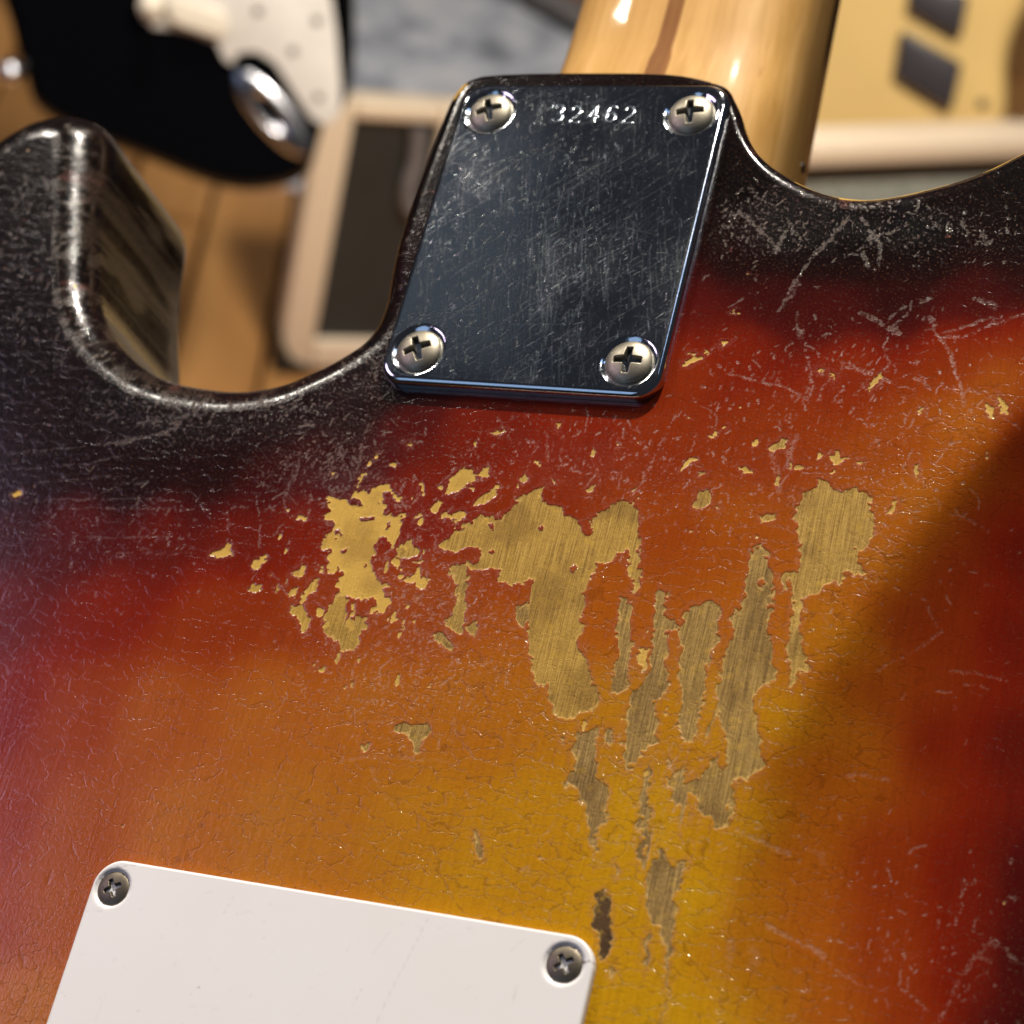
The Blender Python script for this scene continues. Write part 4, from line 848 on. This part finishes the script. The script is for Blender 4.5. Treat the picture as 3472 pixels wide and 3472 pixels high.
for _ in range(60):
    cx, cy = rg.uniform(-25, 26), rg.uniform(-31, 29); a = rg.uniform(0, 3.1); L = rg.uniform(.2, .9)
    ps.append(([(cx, cy), (cx + L * math.cos(a), cy + L * math.sin(a))], .14, rg.uniform(.3, .65), rg.choice([.5, .58, .75, .8, .95, .15, .4])))
for s_ in digit_strokes: ps.append(([tuple(q) for q in s_], .22, .60, .6))
fS, fH = strokes_raster(-27, -35, 29, 33, .12, ps)
plate = plate_part('neck_plate', PX - 25.4, PY - 31.9, PX + 25.4, PY + 31.9, 4.6, .06, 2.25, 1.15, .15, plate_height,
                   lambda x, y: dict(scratch=fS(x, y), hue=fH(x, y)), M_PLATE, guitar)
for k_, (sx, sy) in enumerate(SX):
    o = link('screw', screw_mesh('screw', 4.0, 1.15, 2.4, .60, 2.4, (.35, .15, .45, 0.02)[k_]), M_SCREW, plate)
    o.location = (sx * MM, sy * MM, 1.98 * MM)

# white back cover
CX0, CX1, CY1 = -46.6, 37.2, -122.3
CS = [(-42.9, -126.9), (32.7, -126.6)]
def cover_height(x, y):
    z = np.zeros_like(x)
    for sx, sy in CS:
        r = np.hypot(x - sx, y - sy); z -= .6 * sstep(3.15, 2.75, r)
    return z + .04 * (fbm(x, y, 30, 2, 8) - .5)
rg = random.Random(8); cs = [([(10.6, -123.2), (9.2, -129), (7.5, -136), (5.8, -146)], .10, .55, 0), ([(30.2, -123.4), (30.6, -125)], .08, .6, 0), ([(-43.2, -123.6), (-39.2, -122.6)], .1, .9, 0), ([(-46.4, -131.3), (-43.4, -130.9)], .08, .5, 0)]
for _ in range(120):
    cx, cy = rg.uniform(-45, 36), rg.uniform(-160, -124); a = rg.uniform(0, 3.1); L = rg.lognormvariate(-.2, .7)
    cs.append(([(cx, cy), (cx + L * math.cos(a), cy + L * math.sin(a))], rg.uniform(.04, .1), rg.uniform(.15, .6), 0))
cS, cH = strokes_raster(-48, -165, 39, -121, .12, cs)
def cover_attrs(x, y):
    ck = sstep(.22, .05, line_dist(x, y, [(35.3, -126.0), (37.3, -125.7)])) + .0
    return dict(scratch=np.where(y > -164, cS(x, y), 0), crack=ck)
cover = plate_part('back_cover', CX0, CY1 - 142, CX1, CY1, 4.6, .05, 1.55, .45, .35, cover_height, cover_attrs, M_COVER, guitar, seg=4)
for k_, (sx, sy) in enumerate(CS):
    o = link('screw', screw_mesh('screw', 2.72, .45, 1.45, .36, 1.3, (.55, .62)[k_]), M_SCREW_DARK, cover)
    o.location = (sx * MM, sy * MM, 1.12 * MM)

# neck: flat heel turning into a rounded back, walnut stripe let in along the middle
def neck_profile(y):
    b = float(sstep(44, 68, np.array([y]))[0]); zap = -24.0 - 2.6 * b - .004 * max(0, y - 72)
    hw = 26.0 - .021 * (y - 55); ex = 3.4 + (3.0 - 3.4) * b
    return zap, hw, ex
NU = 40; sect = [10, 20, 30, 36, 40, 44, 47, 50, 53, 56, 59, 62, 65, 68, 71, 74, 78, 84, 92, 104, 120, 150, 200, 260, 330]
NV = []
for y in sect:
    zap, hw, ex = neck_profile(y); row = [(hw, y, -53), (hw, y, -48)]
    for i in range(NU + 1):
        a = math.pi * i / NU; cx = math.cos(a); sn = math.sin(a)
        row.append((hw * math.copysign(abs(cx) ** (2 / ex), cx), y, -44.5 + (zap + 44.5) * (sn ** (2 / ex))))
    row += [(-hw, y, -48), (-hw, y, -53)]; NV.append(row)
n_ = len(NV[0]); VV = np.array(NV).reshape(-1, 3); qq = []
for a in range(len(sect) - 1):
    for b in range(n_): c = (b + 1) % n_; qq.append((a * n_ + b, a * n_ + c, (a + 1) * n_ + c, (a + 1) * n_ + b))
neck = link('neck', mesh_np('neck', VV, np.array(qq)[:, ::-1]), M_MAPLE, guitar)
sv = []; sq = []
ys_ = [y for y in sect if y >= 40]
for y in ys_:
    zap, hw, ex = neck_profile(y); w_ = 2.2 if y < 60 else 1.75
    for xx in (-w_, -w_ * .33, w_ * .33, w_):
        sn = max(0.0, 1 - (abs(xx) / hw) ** ex) ** (1 / ex); sv.append((xx, y, -44.5 + (zap + 44.5) * sn + .06))
for a in range(len(ys_) - 1):
    for b in range(3): sq.append((a * 4 + b, a * 4 + b + 1, a * 4 + b + 5, a * 4 + b + 4))
link('wood_stripe', mesh_np('wood_stripe', sv, sq), M_WALNUT, neck)
bm = bmesh.new(); bmesh.ops.create_cone(bm, segments=20, cap_ends=True, radius1=1.1 * MM, radius2=1.1 * MM, depth=.4 * MM)
dot = link('side_dot', bm_mesh('side_dot', bm), M_BLACKDOT, neck); dot.rotation_euler = (0, math.pi / 2, 0); dot.location = (26.2 * MM, 50 * MM, -49 * MM)

# ------------------------------------------------------------------ the shop behind, all of it out of focus
def fmat(o, A):
    return Matrix([[A[0][0], A[0][1], A[0][2], o[0]], [A[1][0], A[1][1], A[1][2], o[1]], [A[2][0], A[2][1], A[2][2], o[2]], [0, 0, 0, 1]])
F_BLACK = fmat(*([-0.23, 1.1962, 0.3336], [[0.9918, -0.0459, 0.1195], [0.128, 0.3555, -0.9259], [0.0, 0.9336, 0.3584]])); F_AMP = fmat(*([-0.207, 1.3742, 0.004], [[0.9136, 0.0, 0.4067], [0.4067, 0.0, -0.9136], [-0.0, 1.0, 0.0]])); F_AMP2 = fmat(*([0.0421, 1.2597, 0.0], [[0.8386, 0.0, 0.5447], [0.5447, 0.0, -0.8386], [-0.0, 1.0, 0.0]])); F_YELLOW = fmat(*([0.1797, 1.4598, 0.3461], [[0.9986, 0.0168, -0.0498], [-0.0526, 0.3184, -0.9465], [-0.0, 0.9478, 0.3188]]))

# floor of separate planks
floor_bm = bmesh.new(); bmesh.ops.create_grid(floor_bm, x_segments=1, y_segments=1, size=1)
for v in floor_bm.verts: v.co = (v.co.x * 6, v.co.y * 6 + 1.5, -.022)
floor = link('floor', bm_mesh('floor', floor_bm), M_GAP); floor['kind'] = 'structure'
plank_mesh = {}
def plank_me(w, l):
    key = (round(w, 3), round(l, 3))
    if key not in plank_mesh:
        bm = bmesh.new(); bmesh.ops.create_cube(bm, size=1)
        for v in bm.verts: v.co = (v.co.x * w, v.co.y * l, v.co.z * .02 - .01)
        bmesh.ops.bevel(bm, geom=[e for e in bm.edges if abs(e.verts[0].co.z) < .001 and abs(e.verts[1].co.z) < .001], offset=.0016, segments=2, affect='EDGES')
        plank_mesh[key] = bm_mesh('plank', bm); plank_mesh[key].materials.append(M_PLANK)
    return plank_mesh[key]
rp = random.Random(3); PW = .0745
for i in range(-8, 17):
    x = -.317 + (i + .5) * PW; y = .2 + rp.uniform(0, .6)
    if i == -1: y = 1.56 - .9
    y -= .9
    while y < 3.4:
        o = bpy.data.objects.new('plank', plank_me(PW - .006, .897)); COL.objects.link(o); o.parent = floor
        o.location = (x + .0 + (y + .45 - 1.45) * -.15, y + .45, rp.uniform(-.0006, .0006)); o.rotation_euler.z = .15; y += .9

rug = link('rug', None) if False else None
bm = bmesh.new(); NXR, NYR = 60, 40; gv = []
rr_ = random.Random(2)
for j in range(NYR + 1):
    for i in range(NXR + 1):
        gv.append(bm.verts.new((-.36 + .76 * i / NXR, 1.66 + 1.25 * j / NYR, .010 + .006 * rr_.random())))
for j in range(NYR):
    for i in range(NXR): bm.faces.new((gv[j * (NXR + 1) + i], gv[j * (NXR + 1) + i + 1], gv[(j + 1) * (NXR + 1) + i + 1], gv[(j + 1) * (NXR + 1) + i]))
for side in ([gv[i] for i in range(NXR + 1)], [gv[NYR * (NXR + 1) + i] for i in range(NXR + 1)], [gv[j * (NXR + 1)] for j in range(NYR + 1)], [gv[j * (NXR + 1) + NXR] for j in range(NYR + 1)]):
    low = [bm.verts.new((v.co.x, v.co.y, .001)) for v in side]
    for a in range(len(side) - 1): bm.faces.new((side[a], side[a + 1], low[a + 1], low[a]))
rug = link('rug', bm_mesh('rug', bm, True), M_RUG); rug['label'] = 'mottled pale grey rug on the plank floor behind the small cream amplifier'; rug['category'] = 'rug'

def slab_body(name, pts, thick, r, mat, root, seg=8):
    """a solid guitar body: smooth outline, round-overs front and back"""
    out = resample(catmull(pts, 2.0), 2.0)
    tg = np.roll(out, -1, 0) - np.roll(out, 1, 0); tg /= np.hypot(*tg.T)[:, None]
    ar = .5 * np.sum(out[:, 0] * np.roll(out[:, 1], -1) - np.roll(out[:, 0], -1) * out[:, 1]); nn = np.stack([-tg[:, 1], tg[:, 0]], 1) * (1 if ar > 0 else -1)
    rows = []
    for a in range(seg + 1):
        th = math.pi / 2 * (1 - a / seg); rows.append(np.c_[out + nn * r * (1 - math.cos(th)), np.full(len(out), -r + r * math.sin(th))])
    for a in range(seg + 1):
        th = math.pi / 2 * a / seg; rows.append(np.c_[out + nn * r * (1 - math.cos(th)), np.full(len(out), -thick + r - r * math.sin(th))])
    bm = bmesh.new(); vs = [[bm.verts.new(p * MM) for p in row] for row in rows]
    for a in range(len(rows) - 1):
        for b in range(len(out)):
            c = (b + 1) % len(out); bm.faces.new((vs[a][b], vs[a][c], vs[a + 1][c], vs[a + 1][b]))
    bm.faces.new(vs[0]); bm.faces.new(vs[-1])
    me = bm_mesh(name, bm, True); me.set_sharp_from_angle(angle=math.radians(50))
    return link(name, me, mat, root)

def disc(name, x, y, z0, z1, r, mat, root, bev=.3, seg=24, top=None):
    bm = bmesh.new(); bmesh.ops.create_cone(bm, segments=seg, cap_ends=True, radius1=r * MM, radius2=(top or r) * MM, depth=(z1 - z0) * MM)
    for v in bm.verts: v.co.x += x * MM; v.co.y += y * MM; v.co.z += (z0 + z1) / 2 * MM
    e = [q for q in bm.edges if all(len(f.verts) > 4 for f in q.link_faces[:0]) and min(v.co.z for v in q.verts) > (z1 - .01) * MM]
    bmesh.ops.bevel(bm, geom=e, offset=bev * MM, segments=3, affect='EDGES')
    return link(name, bm_mesh(name, bm, True), mat, root)

# black guitar on the left
bg = thing('black_guitar', 'glossy black electric guitar with aged white pickguard, behind the sunburst horn', 'guitar', F_BLACK)
slab_body('body', [(-153.2,-13.7),(-142.5,-31.4),(-112.6,-43.3),(-71,-49.8),(-42.2,-55.5),(-16.8,-59),(7.4,-56.6),(30.4,-46.9),(39.4,-35),(41.5,-18.5),(44,-0.9),(54.2,9.3),(56.3,29),(52.1,59.4),(42.2,98.4),(15.6,149.8),(-52.2,168.4),(-136.5,124.7),(-178.3,59.7),(-165.6,14.8)], 42, 9, M_BLACK, bg)
guard = link('pickguard', prism('pickguard', [(-90.6,71),(-86.3,51.6),(-83.2,40.3),(-75.6,36),(-62.1,37.8),(-50.6,37.7),(-34.5,34.8),(-26.9,24.6),(-21.8,23.2),(-19.6,30.9),(-7.9,34.4),(4.8,29.7),(12.5,21.8),(25.9,7.4),(35.6,-1.6),(43.8,-3.5),(50.2,0.3),(52.6,10.7),(49.8,24.2),(41.8,54.2),(34.3,76.4),(24.8,98.2),(-32.3,109.9),(-81,93.2)], .15, 2.6, .5), M_GUARD, bg)
pu = link('pickup_cover', prism('pickup_cover', [(-68.8,54.5),(-65.6,42.9),(-57.4,41.1),(-30.9,38.3),(-27.9,45.8),(-31.9,55.3),(-47.9,57.8),(-60.2,58.7)], 1.0, 9.0, 1.5), M_CREAMPLASTIC, bg)
kx, ky = [(-78.1,49.9)][0]
disc('control_knob', kx, ky, 2.7, 17, 8.5, M_CREAMPLASTIC, bg, 1.2, top=7.2)
for sx, sy in [(-11.2,60.2),(27.2,61.9),(15.3,39.8),(36.8,13.8),(-30.3,76.7)]: disc('screw', sx, sy, 2.3, 3.2, 3.0, M_SCREW_DARK, guard, .4)
J = [(-18.6,19),(36.7,-25.9),(-1.1,-14.3),(21,5),(9.4,-3.4)]
def jack_plate():
    (ax, ay), (bx, by), (ex, ey), (fx, fy), (cx, cy) = J
    hl = math.hypot(bx - ax, by - ay) / 2; hw = 12.5; ang = math.atan2(by - ay, bx - ax); NR, NA = 20, 64; V = [(0, 0)]
    for i in range(1, NR + 1):
        for j in range(NA): a = 2 * math.pi * j / NA; V.append((i / NR * math.cos(a), i / NR * math.sin(a)))
    V = np.array(V); r = np.hypot(*V.T); z = 3.2 * np.sqrt(np.clip(1.02 - r ** 2, 0, None)) - 5.0 * sstep(.62, .20, np.hypot((V[:, 0] + .05) * 1.1, V[:, 1]))
    x = V[:, 0] * hl; y = V[:, 1] * hw; c, s = math.cos(ang), math.sin(ang)
    P = np.stack([(ax + bx) / 2 + x * c - y * s, (ay + by) / 2 + x * s + y * c, z + .4], 1)
    tris = [(0, 1 + j, 1 + (j + 1) % NA) for j in range(NA)]
    i0 = np.arange(NR - 1)[:, None] * NA + 1; j0 = np.arange(NA)[None, :]; j1 = (j0 + 1) % NA
    return mesh_np('jack_plate', P, np.stack([i0 + j0, i0 + NA + j0, i0 + NA + j1, i0 + j1], -1).reshape(-1, 4), tris)
link('jack_plate', jack_plate(), M_CHROME, bg)
sb = [(-162.8,-11.5),(-155,-0.2)][0]
bm = bmesh.new(); bmesh.ops.create_uvsphere(bm, u_segments=20, v_segments=12, radius=9 * MM)
for v in bm.verts: v.co = (v.co.x + sb[0] * MM, v.co.y + sb[1] * MM, v.co.z - 4 * MM)
link('strap_button', bm_mesh('strap_button', bm, True), M_CHROME, bg)

# small cream amplifier, front towards the camera
AMP_G = 'cream covered amplifiers on the floor'
def amp_box(root, x0, y0, x1, y1, fw, tw, depth, panel_mat):
    """cabinet of four boards round a recessed panel; local z is the front"""
    def board(n, a, b, c, d):
        link(n, prism(n, [(a, b), (c, b), (c, d), (a, d)], -depth, 0, 3.0, 3), M_TOLEX, root)
    board('side_board', x0, y0, x0 + fw, y1); board('side_board', x1 - fw, y0, x1, y1)
    board('top_board', x0 + fw + .3, y1 - tw, x1 - fw - .3, y1); board('bottom_board', x0 + fw + .3, y0, x1 - fw - .3, y0 + fw)
    link('panel', prism('panel', rrect(x0 + fw - 2, y0 + fw - 2, x1 - fw + 2, y1 - tw + 2, 6), -depth + 4, -7, 0), panel_mat, root)
    for cx, cy in ((x0, y0), (x1, y0)):
        s = 1 if cx == x0 else -1
        link('corner_guard', prism('corner_guard', [(cx - s * 2.5, cy - 2), (cx + s * 30, cy - 2), (cx + s * 9, cy + 11), (cx - s * 2.5, cy + 33)][::s], -19, 3.0, .8, 2), M_BLACKDOT, root)

amp = thing('amplifier', 'small cream covered amplifier with charcoal front panel and grey cable, left of the neck plate', 'amplifier', F_AMP, AMP_G)
amp_box(amp, -11, 3, 112, 250, 27, 13, 24, M_PANEL)
def tube(name, pts, r, mat, root, z):
    cu = bpy.data.curves.new(name, 'CURVE'); cu.dimensions = '3D'; sp = cu.splines.new('POLY'); pp = catmull(pts, 4, closed=False); sp.points.add(len(pp) - 1)
    for q, p in zip(sp.points, pp): q.co = (p[0] * MM, p[1] * MM, z * MM, 1)
    cu.bevel_depth = r * MM; cu.bevel_resolution = 4; o = bpy.data.objects.new('tmp', cu); COL.objects.link(o)
    dg = bpy.context.evaluated_depsgraph_get(); me = bpy.data.meshes.new_from_object(o.evaluated_get(dg)); bpy.data.objects.remove(o); me.name = name
    me.polygons.foreach_set('use_smooth', [True] * len(me.polygons)); me.materials.clear(); return link(name, me, mat, root)
tube('cable', [(66.7,236.4),(68.8,220.2),(70.1,201.4),(68.5,184.6),(70.7,167.7),(79.3,155.9),(87.2,148.8)], 6.0, M_GREYSTRAP, amp, 0)

amp2 = thing('amplifier', 'cream covered amplifier with sparkling grey green grille, below the yellow guitar', 'amplifier', F_AMP2, AMP_G)
amp_box(amp2, *(47.1, 0, 372.1, 347.0, 22, 17.5, 30), M_GRILLE)
link('control_panel', prism('control_panel', [(72.1, 317.5), (347.1, 317.5), (347.1, 328.0), (72.1, 328.0)], -6.8, -3, .8), M_BLACKDOT, amp2)

# yellow guitar leaning at the right
yg = thing('yellow_guitar', 'butterscotch yellow electric guitar with two black pickups, right of the maple neck', 'guitar', F_YELLOW)
ypts = [(-111.8,77),(-83.9,-11.9),(-59.1,-63.8),(-18.7,-57.8),(35.5,-43.6),(122,-14),(145.5,21.7),(133.6,98.7),(92.3,145.7),(-26.3,139.9)]
slab_body('body', [(-110, 140), (-112, 40), (-105, -60), (-70, -105), (0, -120), (75, -105), (108, -60), (104, 0), (90, 50), (95, 110), (90, 170), (30, 190), (-60, 185)], 42, 16, M_YELLOW, yg)
def pickup(c4p, z):
    P = np.array(c4p); link('pickup', prism('pickup', [tuple(p) for p in P], .2, z, 2.2, 3), M_PICKUP, yg)
pickup([(7.5,40.8),(13.3,7.5),(61.6,-5.2),(57.8,29.7)], 12); pickup([(3.6,77.8),(7,56.8),(50.6,47.1),(46.1,77.8)], 12)
for sx, sy in [(82.9,5.1),(114.5,-2.1)]: disc('screw', sx, sy, -1.5, 1.6, 4.0, M_SCREW_DARK, yg, .5)

# brown box on the rug
bx = thing('pedal_box', 'small brown topped box with grey side lying on the grey rug', 'box', Matrix.Translation((-.085, 2.155, .018)) @ Matrix.Rotation(-.55, 4, 'Z'))
link('base', prism('base', rrect(-75, -35, 75, 35, 4), 0, 8, 1), M_BLACKDOT, bx)
link('casing', prism('casing', rrect(-72, -33, 72, 33, 4), 8.2, 34, 2), M_GREYSIDE, bx)
link('lid', prism('lid', rrect(-68, -29, 68, 29, 3), 34.2, 38, 1), M_BROWN, bx)
